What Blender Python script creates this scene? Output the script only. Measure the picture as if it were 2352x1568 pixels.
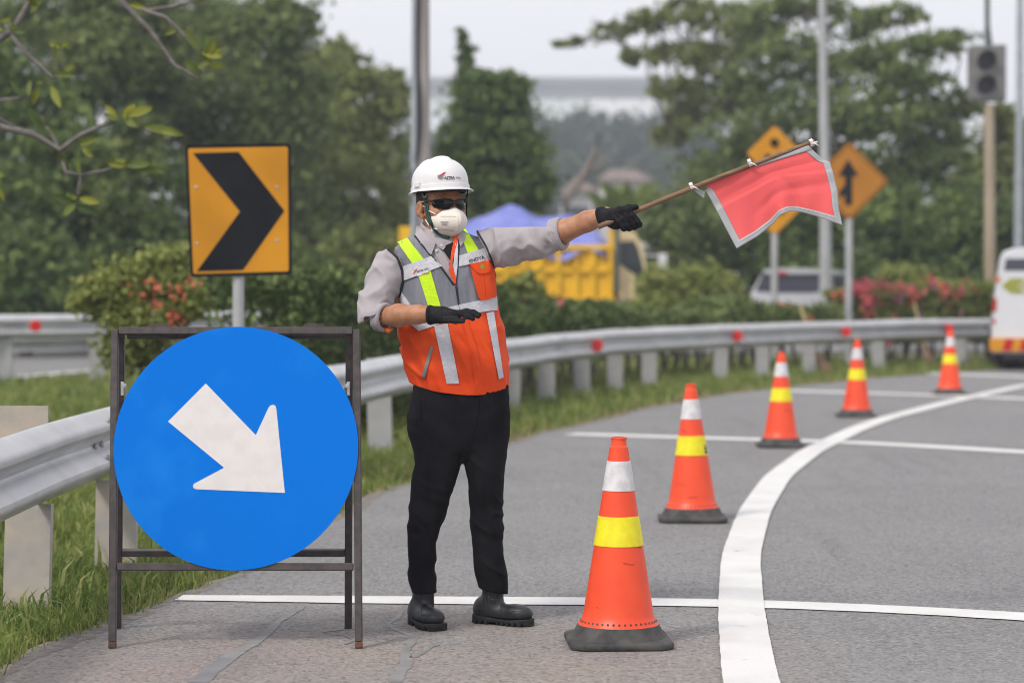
import bpy, bmesh, math, random
import numpy as np
random.seed(7); RNG = np.random.default_rng(11)
for _o in list(bpy.data.objects): bpy.data.objects.remove(_o)
SC = bpy.context.scene; COL = SC.collection
# ------------------------------------------------------------------ camera
F, CX, CY, H = 5553.0, 1176.0, 784.0, 1.32        # focal length and centre in units of a 2352 px wide frame
PITCH = math.atan(140 / F); CP, SP = math.cos(PITCH), math.sin(PITCH)
cam = bpy.data.cameras.new('camera'); camo = bpy.data.objects.new('camera', cam); COL.objects.link(camo)
cam.sensor_width = 36; cam.lens = F / 2352 * 36; cam.clip_end = 3000; cam.clip_start = 0.1
camo.location = (0, 0, H); camo.rotation_euler = (math.pi / 2 - PITCH, 0, 0)
cam.dof.use_dof = True; cam.dof.focus_distance = 9.05; cam.dof.aperture_fstop = 2.4
SC.camera = camo
# ------------------------------------------------------------------ world, sun, exposure
SUN_EL, SUN_AZ = math.radians(48), math.radians(222)   # azimuth measured clockwise from +Y
wd = bpy.data.worlds.new('World'); SC.world = wd; wd.use_nodes = True
nt = wd.node_tree; nt.nodes.clear()
sky = nt.nodes.new('ShaderNodeTexSky'); sky.sky_type = 'NISHITA'; sky.sun_disc = False
sky.sun_elevation = SUN_EL; sky.sun_rotation = SUN_AZ; sky.air_density = 1.0; sky.dust_density = 4.0; sky.ozone_density = 1.0
hs = nt.nodes.new('ShaderNodeHueSaturation'); hs.inputs['Saturation'].default_value = 0.22
cl = nt.nodes.new('ShaderNodeMix'); cl.data_type = 'RGBA'; cl.inputs[0].default_value = 0.72   # the even cloud veil
cl.inputs[7].default_value = (9.1, 9.0, 9.55, 1)
bg = nt.nodes.new('ShaderNodeBackground'); bg.inputs[1].default_value = 0.1
wo = nt.nodes.new('ShaderNodeOutputWorld')
nt.links.new(sky.outputs[0], hs.inputs['Color']); nt.links.new(hs.outputs[0], cl.inputs[6])
nt.links.new(cl.outputs[2], bg.inputs[0]); nt.links.new(bg.outputs[0], wo.inputs[0])
sl = bpy.data.lights.new('sun', 'SUN'); sl.energy = 1.75; sl.angle = math.radians(10); sl.color = (1, 0.93, 0.84)
so = bpy.data.objects.new('sun', sl); COL.objects.link(so)
sd = np.array([math.sin(SUN_AZ) * math.cos(SUN_EL), math.cos(SUN_AZ) * math.cos(SUN_EL), math.sin(SUN_EL)])
from mathutils import Vector, Matrix
so.rotation_euler = Vector(sd).to_track_quat('Z', 'Y').to_euler()
so.location = (-20, -20, 40)
vs = SC.view_settings; vs.view_transform = 'Standard'; vs.look = 'None'; vs.gamma = 1; vs.exposure = 0.4; vs.use_curve_mapping = False
SC.cycles.max_bounces = 6; SC.cycles.diffuse_bounces = 3; SC.cycles.volume_bounces = 1; SC.cycles.transparent_max_bounces = 8
SC.cycles.filter_width = 1.0; SC.cycles.use_adaptive_sampling = True; SC.cycles.adaptive_threshold = 0.02

# ------------------------------------------------------------------ helpers: pixel rays
def ray(px, py):
    u = (np.asarray(px, float) - CX) / F; v = (CY - np.asarray(py, float)) / F
    return np.stack([u, CP + v * SP, -SP + v * CP], -1)
def at(px, py, Y):
    r = ray(px, py); t = Y / r[..., 1]
    return np.array([0, 0, H]) + r * t[..., None] if r.ndim > 1 else np.array([0, 0, H]) + r * t
def gp(px, py, z=0.0):
    r = ray(px, py); t = (z - H) / r[..., 2]
    return np.array([0, 0, H]) + r * (t[..., None] if r.ndim > 1 else t)
def topx(P):
    q = P - np.array([0, 0, H]); w = q[..., 1] * CP - q[..., 2] * SP
    return CX + F * q[..., 0] / w, CY - F * (q[..., 1] * SP + q[..., 2] * CP) / w
def lin(c):
    return tuple((x / 12.92 if x <= 0.04045 else ((x + 0.055) / 1.055) ** 2.4) for x in [v / 255 for v in c])

# ------------------------------------------------------------------ helpers: materials
MATS = {}
def M(name, c1, c2=None, scale=8.0, rough=0.6, bump=0.0, metal=0.0, spec=0.4, detail=4.0, bscale=None, coord='Object', stretch=None, attr=None, c3=None, transl=0.0, coat=0.0, lo=0.38, hi=0.62):
    if name in MATS: return MATS[name]
    m = bpy.data.materials.new(name); m.use_nodes = True; MATS[name] = m
    t = m.node_tree; b = t.nodes['Principled BSDF']; L = t.links.new
    b.inputs['Roughness'].default_value = rough; b.inputs['Metallic'].default_value = metal
    b.inputs['Specular IOR Level'].default_value = spec; b.inputs['Coat Weight'].default_value = coat
    b.inputs['Base Color'].default_value = (*c1, 1)
    tc = t.nodes.new('ShaderNodeTexCoord'); src = tc.outputs[coord]
    if stretch:
        mp = t.nodes.new('ShaderNodeMapping'); mp.inputs['Scale'].default_value = stretch; L(src, mp.inputs[0]); src = mp.outputs[0]
    colr = None
    if c2 is not None:
        n = t.nodes.new('ShaderNodeTexNoise'); n.inputs['Scale'].default_value = scale; n.inputs['Detail'].default_value = detail
        L(src, n.inputs['Vector'])
        mr = t.nodes.new('ShaderNodeMapRange'); mr.inputs[1].default_value = lo; mr.inputs[2].default_value = hi; L(n.outputs[0], mr.inputs[0])
        mx = t.nodes.new('ShaderNodeMix'); mx.data_type = 'RGBA'; mx.inputs[6].default_value = (*c1, 1); mx.inputs[7].default_value = (*c2, 1)
        L(mr.outputs[0], mx.inputs[0]); colr = mx.outputs[2]
    if attr:
        a = t.nodes.new('ShaderNodeAttribute'); a.attribute_name = attr
        mx2 = t.nodes.new('ShaderNodeMix'); mx2.data_type = 'RGBA'
        if colr is not None: L(colr, mx2.inputs[6])
        else: mx2.inputs[6].default_value = (*c1, 1)
        mx2.inputs[7].default_value = (*(c3 or c1), 1); L(a.outputs['Fac'], mx2.inputs[0]); colr = mx2.outputs[2]
    if colr is not None: L(colr, b.inputs['Base Color'])
    if bump:
        n2 = t.nodes.new('ShaderNodeTexNoise'); n2.inputs['Scale'].default_value = bscale or scale * 6; n2.inputs['Detail'].default_value = 5
        L(src, n2.inputs['Vector'])
        bp = t.nodes.new('ShaderNodeBump'); bp.inputs['Strength'].default_value = bump; bp.inputs['Distance'].default_value = 0.01
        L(n2.outputs[0], bp.inputs['Height']); L(bp.outputs[0], b.inputs['Normal'])
    if transl:
        tr = t.nodes.new('ShaderNodeBsdfTranslucent'); ms = t.nodes.new('ShaderNodeMixShader'); ms.inputs[0].default_value = transl
        if colr is not None: L(colr, tr.inputs[0])
        else: tr.inputs[0].default_value = (*c1, 1)
        L(b.outputs[0], ms.inputs[1]); L(tr.outputs[0], ms.inputs[2]); L(ms.outputs[0], t.nodes['Material Output'].inputs[0])
    return m

# ------------------------------------------------------------------ helpers: objects
ORG = {}
def tag(o, label=None, cat=None, group=None, kind=None):
    if label: o['label'] = label
    if cat: o['category'] = cat
    if group: o['group'] = group
    if kind: o['kind'] = kind
    return o
def empty(name, loc, label=None, cat=None, group=None):
    o = bpy.data.objects.new(name, None); COL.objects.link(o); o.location = tuple(loc); o.empty_display_size = 0.1
    ORG[o.name] = np.array(loc, float)
    return tag(o, label, cat, group)
def link_mesh(name, me, mat, parent=None, org=None):
    o = bpy.data.objects.new(name, me); COL.objects.link(o)
    if parent is not None:
        o.parent = parent; ORG[o.name] = ORG[parent.name]
    else:
        org = np.zeros(3) if org is None else np.array(org, float); o.location = tuple(org); ORG[o.name] = org
    if mat is not None and not len(me.materials): me.materials.append(mat)
    return o
def mk(name, V, faces, mat, parent=None, smooth=False, org=None):
    V = np.asarray(V, float).reshape(-1, 3)
    base = ORG[parent.name] if parent is not None else (np.zeros(3) if org is None else np.array(org, float))
    me = bpy.data.meshes.new(name); me.from_pydata((V - base).tolist(), [], [tuple(int(i) for i in f) for f in faces]); me.update()
    if smooth: me.polygons.foreach_set('use_smooth', [True] * len(me.polygons))
    return link_mesh(name, me, mat, parent, org)
def mk_np(name, V, Q, mat, parent=None, smooth=True, org=None, var=None):
    """many quads or triangles from arrays"""
    V = np.asarray(V, np.float32); base = ORG[parent.name] if parent is not None else (np.zeros(3) if org is None else np.array(org, float))
    V = (V - base).astype(np.float32); k = Q.shape[1]
    me = bpy.data.meshes.new(name); me.vertices.add(len(V)); me.vertices.foreach_set('co', V.ravel())
    me.loops.add(Q.size); me.loops.foreach_set('vertex_index', Q.astype(np.int32).ravel())
    me.polygons.add(len(Q)); me.polygons.foreach_set('loop_start', np.arange(0, Q.size, k, dtype=np.int32))
    me.polygons.foreach_set('use_smooth', np.full(len(Q), smooth))
    if var is not None:
        a = me.attributes.new('var', 'FLOAT', 'FACE'); a.data.foreach_set('value', np.asarray(var, np.float32))
    me.update(); me.validate()
    return link_mesh(name, me, mat, parent, org)
def dup(o, parent=None, loc=None, rotz=None):
    c = o.copy(); COL.objects.link(c); c.parent = parent
    if loc is not None: c.location = tuple(loc)
    if rotz is not None: c.rotation_euler = (0, 0, rotz)
    for ch in list(o.children): dup(ch, c)
    return c

class MB:
    def __init__(s): s.v = []; s.f = []
    def add(s, V, Fc):
        n = len(s.v); s.v += [tuple(map(float, p)) for p in V]; s.f += [tuple(i + n for i in f) for f in Fc]; return s
    def box(s, c, d, R=None):
        d = np.array(d, float) / 2; P = np.array([[x, y, z] for x in (-1, 1) for y in (-1, 1) for z in (-1, 1)], float) * d
        if R is not None: P = P @ np.asarray(R).T
        return s.add(P + np.array(c), [(0, 1, 3, 2), (4, 6, 7, 5), (0, 4, 5, 1), (2, 3, 7, 6), (0, 2, 6, 4), (1, 5, 7, 3)])
    def tube(s, pts, r, n=10, caps=True, flat=1.0, up=(0, 0, 1)):
        pts = np.asarray(pts, float); r = np.broadcast_to(r, (len(pts),)); rings = []
        for i, p in enumerate(pts):
            t = pts[min(i + 1, len(pts) - 1)] - pts[max(i - 1, 0)]; t = t / (np.linalg.norm(t) + 1e-9)
            u = np.array(up, float)
            if abs(t @ u) > 0.95: u = np.array([1., 0, 0])
            a = np.cross(t, u); a /= np.linalg.norm(a); b = np.cross(a, t)
            an = np.linspace(0, 2 * math.pi, n, endpoint=False)
            rings.append(p + r[i] * (np.cos(an)[:, None] * a + flat * np.sin(an)[:, None] * b))
        V = np.concatenate(rings); Fc = []
        for i in range(len(pts) - 1):
            for j in range(n):
                Fc.append((i * n + j, i * n + (j + 1) % n, (i + 1) * n + (j + 1) % n, (i + 1) * n + j))
        if caps: Fc += [tuple(range(n - 1, -1, -1)), tuple((len(pts) - 1) * n + j for j in range(n))]
        return s.add(V, Fc)
    def lathe(s, prof, c=(0, 0, 0), n=40, close=True):
        an = np.linspace(0, 2 * math.pi, n, endpoint=False); V = []
        for (r, z) in prof: V += [(c[0] + r * math.cos(a), c[1] + r * math.sin(a), c[2] + z) for a in an]
        Fc = [(i * n + j, i * n + (j + 1) % n, (i + 1) * n + (j + 1) % n, (i + 1) * n + j) for i in range(len(prof) - 1) for j in range(n)]
        if close: Fc += [tuple(range(n - 1, -1, -1)), tuple((len(prof) - 1) * n + j for j in range(n))]
        return s.add(V, Fc)
    def prism(s, front, depth):
        """front: ordered 3-D points of a flat outline; depth: offset vector to the back"""
        front = np.asarray(front, float); n = len(front); back = front + np.asarray(depth, float)
        Fc = [tuple(range(n)), tuple(range(2 * n - 1, n - 1, -1))] + [(i, i + n, (i + 1) % n + n, (i + 1) % n) for i in range(n)]
        return s.add(np.concatenate([front, back]), Fc)
    def grid(s, G, close_u=False, flip=False):
        G = np.asarray(G, float); a, b = G.shape[:2]; Fc = []
        for i in range(a - 1):
            for j in range(b if close_u else b - 1):
                q = (i * b + j, i * b + (j + 1) % b, (i + 1) * b + (j + 1) % b, (i + 1) * b + j); Fc.append(q[::-1] if flip else q)
        return s.add(G.reshape(-1, 3), Fc)
    def build(s, name, mat, parent=None, smooth=False, org=None, bevel=0.0, seg=2, autosmooth=None):
        o = mk(name, s.v, s.f, mat, parent, smooth, org); me = o.data
        bm = bmesh.new(); bm.from_mesh(me)
        bmesh.ops.recalc_face_normals(bm, faces=bm.faces)
        if bevel:
            es = [e for e in bm.edges if len(e.link_faces) == 2 and e.calc_face_angle(0) > 0.5]
            bmesh.ops.bevel(bm, geom=es, offset=bevel, segments=seg, affect='EDGES', profile=0.5, clamp_overlap=True)
        if autosmooth is not None:
            for e in bm.edges:
                if len(e.link_faces) == 2 and e.calc_face_angle(0) > autosmooth: e.smooth = False
            for f in bm.faces: f.smooth = True
        bm.to_mesh(me); bm.free(); me.update()
        return o

# ------------------------------------------------------------------ helpers: noise and signed-distance modelling
def _hash(i, j, k, s):
    h = (i * 374761393 + j * 668265263 + k * 2147483647 + s * 1274126177).astype(np.int64) & 0xffffffff
    h = ((h ^ (h >> 13)) * 1274126177) & 0xffffffff
    return ((h ^ (h >> 16)) & 0xffff) / 65535.0
def vnoise(P, scale, seed=0):
    q = np.asarray(P, float) * scale; i = np.floor(q).astype(np.int64); f = q - i; f = f * f * (3 - 2 * f); r = 0
    for a in (0, 1):
        for b in (0, 1):
            for c in (0, 1):
                w = (f[:, 0] if a else 1 - f[:, 0]) * (f[:, 1] if b else 1 - f[:, 1]) * (f[:, 2] if c else 1 - f[:, 2])
                r = r + w * _hash(i[:, 0] + a, i[:, 1] + b, i[:, 2] + c, seed)
    return r * 2 - 1
def cap(P, a, b, ra, rb):
    a = np.asarray(a, float); ab = np.asarray(b, float) - a; t = np.clip((P - a) @ ab / (ab @ ab), 0, 1)
    return np.linalg.norm(P - a - t[:, None] * ab, axis=1) - (ra + (rb - ra) * t)
def ell(P, c, r, R=None):
    q = P - np.asarray(c, float)
    if R is not None: q = q @ R
    r = np.asarray(r, float); k0 = np.linalg.norm(q / r, axis=1); k1 = np.linalg.norm(q / (r * r), axis=1) + 1e-9
    return k0 * (k0 - 1) / k1
def smin(a, b, k):
    h = np.clip(0.5 + 0.5 * (b - a) / k, 0, 1); return b + (a - b) * h - k * h * (1 - h)
def chain(P, pts, k=0.01):
    d = None
    for (a, ra), (b, rb) in zip(pts[:-1], pts[1:]):
        e = cap(P, a, b, ra, rb); d = e if d is None else smin(d, e, k)
    return d
def stack(P, z, cx, cy, a, b, pw=2.0):
    o = np.argsort(z); z = np.asarray(z)[o]
    g = lambda t: np.interp(P[:, 2], z, np.asarray(t)[o])
    A, B = g(a), g(b); k = ((np.abs(P[:, 0] - g(cx)) / A) ** pw + (np.abs(P[:, 1] - g(cy)) / B) ** pw) ** (1 / pw)
    return (k - 1) * np.minimum(A, B) * 0.9
def sdf_grid(fn, lo, hi, h, margin=1.7):
    lo = np.array(lo, float); hi = np.array(hi, float); n = np.ceil((hi - lo) / h).astype(int) + 1; B = 12
    vals = np.full(n, 1.0, np.float32); st = [(i, j, k) for i in range(0, n[0], B) for j in range(0, n[1], B) for k in range(0, n[2], B)]
    C = lo + (np.array(st) + (B - 1) / 2) * h; dc = fn(C); R = B * h * 0.87 * margin
    act = [];
    for s, d in zip(st, dc):
        if abs(d) < R: act.append(s)
        elif d < 0: vals[s[0]:s[0] + B, s[1]:s[1] + B, s[2]:s[2] + B] = -1
    I = np.stack(np.meshgrid(*[np.arange(B)] * 3, indexing='ij'), -1).reshape(-1, 3)
    for a0 in range(0, len(act), 120):
        bl = np.array(act[a0:a0 + 120]); ix = (bl[:, None, :] + I[None]).reshape(-1, 3)
        ix = ix[(ix < n).all(1)]; vals[ix[:, 0], ix[:, 1], ix[:, 2]] = fn(lo + ix * h)
    return lo, h, vals
def surf_nets(lo, h, v):
    ins = (v < 0); n = np.array(v.shape); s = np.zeros(n - 1, np.uint8)
    for a in (0, 1):
        for b in (0, 1):
            for c in (0, 1): s += ins[a:n[0] - 1 + a, b:n[1] - 1 + b, c:n[2] - 1 + c]
    act = (s > 0) & (s < 8); idx = np.argwhere(act); ids = np.full(act.shape, -1, np.int64); ids[act] = np.arange(len(idx))
    cs = np.array([[a, b, c] for a in (0, 1) for b in (0, 1) for c in (0, 1)])
    cv = np.stack([v[idx[:, 0] + a, idx[:, 1] + b, idx[:, 2] + c] for a, b, c in cs], 1)
    acc = np.zeros((len(idx), 3)); cnt = np.zeros(len(idx))
    for i in range(8):
        for j in range(i + 1, 8):
            if np.abs(cs[i] - cs[j]).sum() != 1: continue
            m = (cv[:, i] < 0) != (cv[:, j] < 0); t = cv[:, i] / (cv[:, i] - cv[:, j] + 1e-12)
            p = cs[i] + t[:, None] * (cs[j] - cs[i]); acc[m] += p[m]; cnt[m] += 1
    V = lo + (idx + acc / cnt[:, None]) * h; Q = []
    for ax in range(3):
        o = [k for k in range(3) if k != ax]; sl0 = [slice(None)] * 3; sl1 = [slice(None)] * 3
        sl0[ax] = slice(0, n[ax] - 1); sl1[ax] = slice(1, n[ax])
        e = np.argwhere(ins[tuple(sl0)] != ins[tuple(sl1)])
        e = e[(e[:, o[0]] > 0) & (e[:, o[1]] > 0) & (e[:, o[0]] < n[o[0]] - 1) & (e[:, o[1]] < n[o[1]] - 1)]
        d0 = np.zeros(3, int); d1 = np.zeros(3, int); d0[o[0]] = 1; d1[o[1]] = 1
        g = lambda q: ids[q[:, 0], q[:, 1], q[:, 2]]
        q = np.stack([g(e - d0 - d1), g(e - d1), g(e), g(e - d0)], 1)
        fl = ins[e[:, 0], e[:, 1], e[:, 2]]
        if ax == 1: fl = ~fl
        q[~fl] = q[~fl][:, ::-1]; Q.append(q)
    Q = np.concatenate(Q); return V, Q[(Q >= 0).all(1)]
def sdf_obj(name, fn, lo, hi, h, mat, parent, relax=1, org=None):
    V, Q = surf_nets(*sdf_grid(fn, lo, hi, h))
    for _ in range(relax):
        S = np.zeros_like(V); c = np.zeros(len(V))
        for k in range(4):
            np.add.at(S, Q[:, k], V[Q[:, (k + 1) % 4]] + V[Q[:, (k + 3) % 4]]); np.add.at(c, Q[:, k], 2)
        V = V * 0.45 + 0.55 * S / np.maximum(c, 1)[:, None]
    return mk_np(name, V, Q, mat, parent, True, org), V, Q
def project(fn, px, py, off, y0, y1, it=60):
    r = ray(px, py); r = r / r[:, 1:2]; o = np.array([0, 0, H]); y = np.full(len(r), y0, float)
    for _ in range(it):
        d = fn(o + r * y[:, None]) - off; y = np.minimum(y + d * 0.7, y1)
    return o + r * y[:, None]
def patch(name, poly, fn, off, thick, mat, parent, y0, y1, step=6.0, smooth=True):
    """a flat-cut piece (outline in frame units) laid on a modelled surface, with thickness"""
    bm = bmesh.new(); poly = np.asarray(poly, float); bm.faces.new([bm.verts.new((x, y, 0)) for x, y in poly])
    return _lay(bm, name, poly, fn, off, thick, mat, parent, y0, y1, step, smooth)
def _lay(bm, name, poly, fn, off, thick, mat, parent, y0, y1, step, smooth=True):
    if step:
        for ax in (0, 1):
            for c in np.arange(poly[:, ax].min() + step, poly[:, ax].max(), step):
                no = (1, 0, 0) if ax == 0 else (0, 1, 0); co = (c, 0, 0) if ax == 0 else (0, c, 0)
                bmesh.ops.bisect_plane(bm, geom=bm.verts[:] + bm.edges[:] + bm.faces[:], plane_co=co, plane_no=no)
    bmesh.ops.triangulate(bm, faces=bm.faces[:]); bm.verts.index_update(); bm.verts.ensure_lookup_table()
    co = np.array([v.co[:2] for v in bm.verts]); P = project(fn, co[:, 0], co[:, 1], off, y0, y1)
    r = ray(co[:, 0], co[:, 1]); B = P + r / r[:, 1:2] * thick; n = len(P)
    fs = [tuple(v.index for v in f.verts) for f in bm.faces]
    ed = [tuple(v.index for v in e.verts) for e in bm.edges if len(e.link_faces) == 1]
    fs += [(a, b, b + n, a + n) for a, b in ed]; bm.free()
    o = mk(name, np.concatenate([P, B]), fs, mat, parent, False)
    bm = bmesh.new(); bm.from_mesh(o.data); bmesh.ops.recalc_face_normals(bm, faces=bm.faces)
    if smooth:
        for f in bm.faces: f.smooth = True
        for e in bm.edges:
            if len(e.link_faces) == 2 and e.calc_face_angle(0) > 0.9: e.smooth = False
    bm.to_mesh(o.data); bm.free(); return o
def text_mesh(body, bold=0.0, spacing=1.0):
    cu = bpy.data.curves.new('lettering', 'FONT'); cu.body = body; cu.size = 1.0; cu.offset = bold; cu.space_character = spacing; cu.resolution_u = 3
    ob = bpy.data.objects.new('lettering', cu); COL.objects.link(ob); bpy.context.view_layer.update()
    me = bpy.data.meshes.new_from_object(ob); bpy.data.objects.remove(ob)
    bm = bmesh.new(); bm.from_mesh(me); bpy.data.meshes.remove(me); return bm
def text_on(name, body, x0, y0, x1, y1, hgt, fn, off, mat, parent, ya, yb, bold=0.0, shear=0.0):
    """lettering from (x0,y0) to (x1,y1) (baseline, frame units) with cap height hgt"""
    bm = text_mesh(body, bold); xs = [v.co.x for v in bm.verts]; ys = [v.co.y for v in bm.verts]
    w = max(xs) - min(xs); hh = 0.7; d = np.array([x1 - x0, y1 - y0]); u = np.array([d[1], -d[0]]) / np.linalg.norm(d)
    for v in bm.verts:
        q = np.array([x0, y0]) + d * (v.co.x - min(xs)) / w + u * v.co.y / hh * hgt; v.co = (q[0], q[1], 0)
    return _lay(bm, name, None, fn, off, 0.0006, mat, parent, ya, yb, 0)
# ================================================================== materials of the setting
def asphalt_mat():
    m = bpy.data.materials.new('asphalt'); m.use_nodes = True; t = m.node_tree; L = t.links.new; b = t.nodes['Principled BSDF']
    tc = t.nodes.new('ShaderNodeTexCoord'); o = tc.outputs['Object']
    def noise(s, d=5, vec=None, rough=0.6):
        n = t.nodes.new('ShaderNodeTexNoise'); n.inputs['Scale'].default_value = s; n.inputs['Detail'].default_value = d; n.inputs['Roughness'].default_value = rough; L(vec or o, n.inputs['Vector']); return n.outputs[0]
    def rng(x, a, b_, c=0., d=1.):
        n = t.nodes.new('ShaderNodeMapRange'); n.inputs[1].default_value = a; n.inputs[2].default_value = b_; n.inputs[3].default_value = c; n.inputs[4].default_value = d; L(x, n.inputs[0]); return n.outputs[0]
    def mix(f, a, c):
        n = t.nodes.new('ShaderNodeMix'); n.data_type = 'RGBA'
        for s, v in ((0, f), (6, a), (7, c)):
            if isinstance(v, (tuple, float)): n.inputs[s].default_value = (*v, 1) if isinstance(v, tuple) else v
            else: L(v, n.inputs[s])
        return n.outputs[2]
    def math_(op, a, c):
        n = t.nodes.new('ShaderNodeMath'); n.operation = op
        for s, v in ((0, a), (1, c)):
            if isinstance(v, (float, int)): n.inputs[s].default_value = v
            else: L(v, n.inputs[s])
        return n.outputs[0]
    big = rng(noise(0.7, 3), 0.3, 0.7)
    col = mix(big, (0.195, 0.198, 0.203), (0.24, 0.243, 0.248))
    # brown dust that gathers on the shoulder
    sp = t.nodes.new('ShaderNodeSeparateXYZ'); L(o, sp.inputs[0])
    ye = math_('ADD', sp.outputs[1], math_('MULTIPLY', noise(0.9, 4), 3.4))
    near = rng(ye, 11.7, 10.0); side = rng(math_('ADD', sp.outputs[0], math_('MULTIPLY', noise(1.1, 4), 1.2)), 1.9, 0.9)
    dust = math_('MULTIPLY', math_('MULTIPLY', near, side), rng(noise(2.2, 6), 0.25, 0.6, 0.45, 1.0))
    col = mix(dust, col, (0.31, 0.262, 0.226))
    pink = math_('MULTIPLY', rng(sp.outputs[0], -0.55, -1.35), math_('MULTIPLY', near, rng(noise(1.6, 5), 0.42, 0.62)))
    col = mix(math_('MULTIPLY', pink, 0.5), col, (0.3, 0.2, 0.185))
    # tyre rubber streaks, long in the driving direction
    mp = t.nodes.new('ShaderNodeMapping'); mp.inputs['Scale'].default_value = (5, 0.35, 1); mp.inputs['Rotation'].default_value = (0, 0, -0.12); L(o, mp.inputs[0])
    col = mix(rng(noise(1.0, 3, mp.outputs[0]), 0.56, 0.75, 0, 0.35), col, (0.085, 0.085, 0.09))
    pit = t.nodes.new('ShaderNodeTexVoronoi'); pit.inputs['Scale'].default_value = 44; L(o, pit.inputs['Vector']); pc_ = t.nodes.new('ShaderNodeSeparateColor'); L(pit.outputs['Color'], pc_.inputs[0])
    col = mix(math_('MULTIPLY', rng(pit.outputs['Distance'], 0.36, 0.22), rng(pc_.outputs[0], 0.7, 0.75, 0, 0.5)), col, (0.05, 0.048, 0.046))
    col = mix(math_('MULTIPLY', rng(pit.outputs['Distance'], 0.4, 0.2), rng(pc_.outputs[1], 0.82, 0.86, 0, 0.6)), col, (0.42, 0.4, 0.38))
    # stones in the binder
    v = t.nodes.new('ShaderNodeTexVoronoi'); v.inputs['Scale'].default_value = 75; v.inputs['Randomness'].default_value = 1; L(o, v.inputs['Vector'])
    hsv = t.nodes.new('ShaderNodeSeparateColor'); L(v.outputs['Color'], hsv.inputs[0])
    col = mix(rng(hsv.outputs[0], 0.0, 1.0, 0.05, 0.65), col, mix(hsv.outputs[1], (0.045, 0.045, 0.047), (0.36, 0.345, 0.33)))
    col = mix(rng(noise(42, 6, None, 0.75), 0.56, 0.66, 0, 0.75), col, (0.04, 0.039, 0.039))
    v2 = t.nodes.new('ShaderNodeTexVoronoi'); v2.inputs['Scale'].default_value = 14; L(o, v2.inputs['Vector'])
    col = mix(rng(v2.outputs['Distance'], 0.075, 0.05, 0, 0.7), col, (0.5, 0.48, 0.45))
    L(col, b.inputs['Base Color']); b.inputs['Roughness'].default_value = 0.85; b.inputs['Specular IOR Level'].default_value = 0.3
    hgt = math_('ADD', math_('MULTIPLY', v.outputs['Distance'], -0.8), noise(60, 4, None, 0.7))
    bp = t.nodes.new('ShaderNodeBump'); bp.inputs['Strength'].default_value = 0.75; bp.inputs['Distance'].default_value = 0.006; L(hgt, bp.inputs['Height']); L(bp.outputs[0], b.inputs['Normal'])
    MATS['asphalt'] = m; return m
ASPH = asphalt_mat()
def paint_mat():
    m = M('road_paint', (0.66, 0.66, 0.65), (0.57, 0.565, 0.55), 3.0, 0.7, 0.35, bscale=90, lo=0.42, hi=0.7)
    t = m.node_tree; L = t.links.new; b = t.nodes['Principled BSDF']; old = b.inputs['Base Color'].links[0].from_socket
    tc = t.nodes.new('ShaderNodeTexCoord'); n = t.nodes.new('ShaderNodeTexNoise'); n.inputs['Scale'].default_value = 9; n.inputs['Detail'].default_value = 9; n.inputs['Roughness'].default_value = 0.75
    L(tc.outputs['Object'], n.inputs['Vector']); r = t.nodes.new('ShaderNodeMapRange'); r.inputs[1].default_value = 0.62; r.inputs[2].default_value = 0.70; L(n.outputs[0], r.inputs[0])
    x = t.nodes.new('ShaderNodeMix'); x.data_type = 'RGBA'; L(r.outputs[0], x.inputs[0]); L(old, x.inputs[6]); x.inputs[7].default_value = (0.33, 0.32, 0.3, 1); L(x.outputs[2], b.inputs['Base Color'])
    return m
PAINT = paint_mat()
TAR = M('tar_seal', (0.17, 0.168, 0.166), (0.235, 0.228, 0.222), 7, 0.6, 0.25, bscale=60)
SOIL = M('verge_soil', (0.045, 0.065, 0.02), (0.13, 0.11, 0.065), 1.6, 0.95, 0.5, bscale=12)
GRASS = M('grass_blades', (0.09, 0.16, 0.026), (0.18, 0.245, 0.045), 1.3, 0.6, attr='var', c3=(0.36, 0.37, 0.13), transl=0.35)
DRYG = M('dry_grass', (0.3, 0.25, 0.13), (0.42, 0.33, 0.19), 4, 0.8, transl=0.2)
ZINC = M('galvanised_steel', (0.5, 0.51, 0.525), (0.66, 0.67, 0.68), 4, 0.42, 0.06, metal=0.5, bscale=45, lo=0.3, hi=0.8)
POSTM = M('post_steel', (0.3, 0.315, 0.335), (0.42, 0.41, 0.395), 2.6, 0.6, 0.2, metal=0.2, bscale=22)
REDR = M('red_reflector', (0.62, 0.012, 0.015), (0.7, 0.02, 0.02), 60, 0.3, spec=0.5)
POSTN = M('weathered_post_steel', (0.5, 0.44, 0.37), (0.36, 0.36, 0.35), 4.5, 0.6, 0.2, metal=0.15, bscale=22)
SUNZINC = M('sunlit_plate_zinc', (0.4, 0.36, 0.31), (0.5, 0.43, 0.36), 5, 0.65, 0.15, metal=0.1)  # weathered zinc; its warm sunlit tone is put into the colour
BARK = M('bark', (0.13, 0.11, 0.09), (0.2, 0.175, 0.15), 9, 0.9, 0.6, bscale=25, stretch=(1, 1, 0.3))

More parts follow.
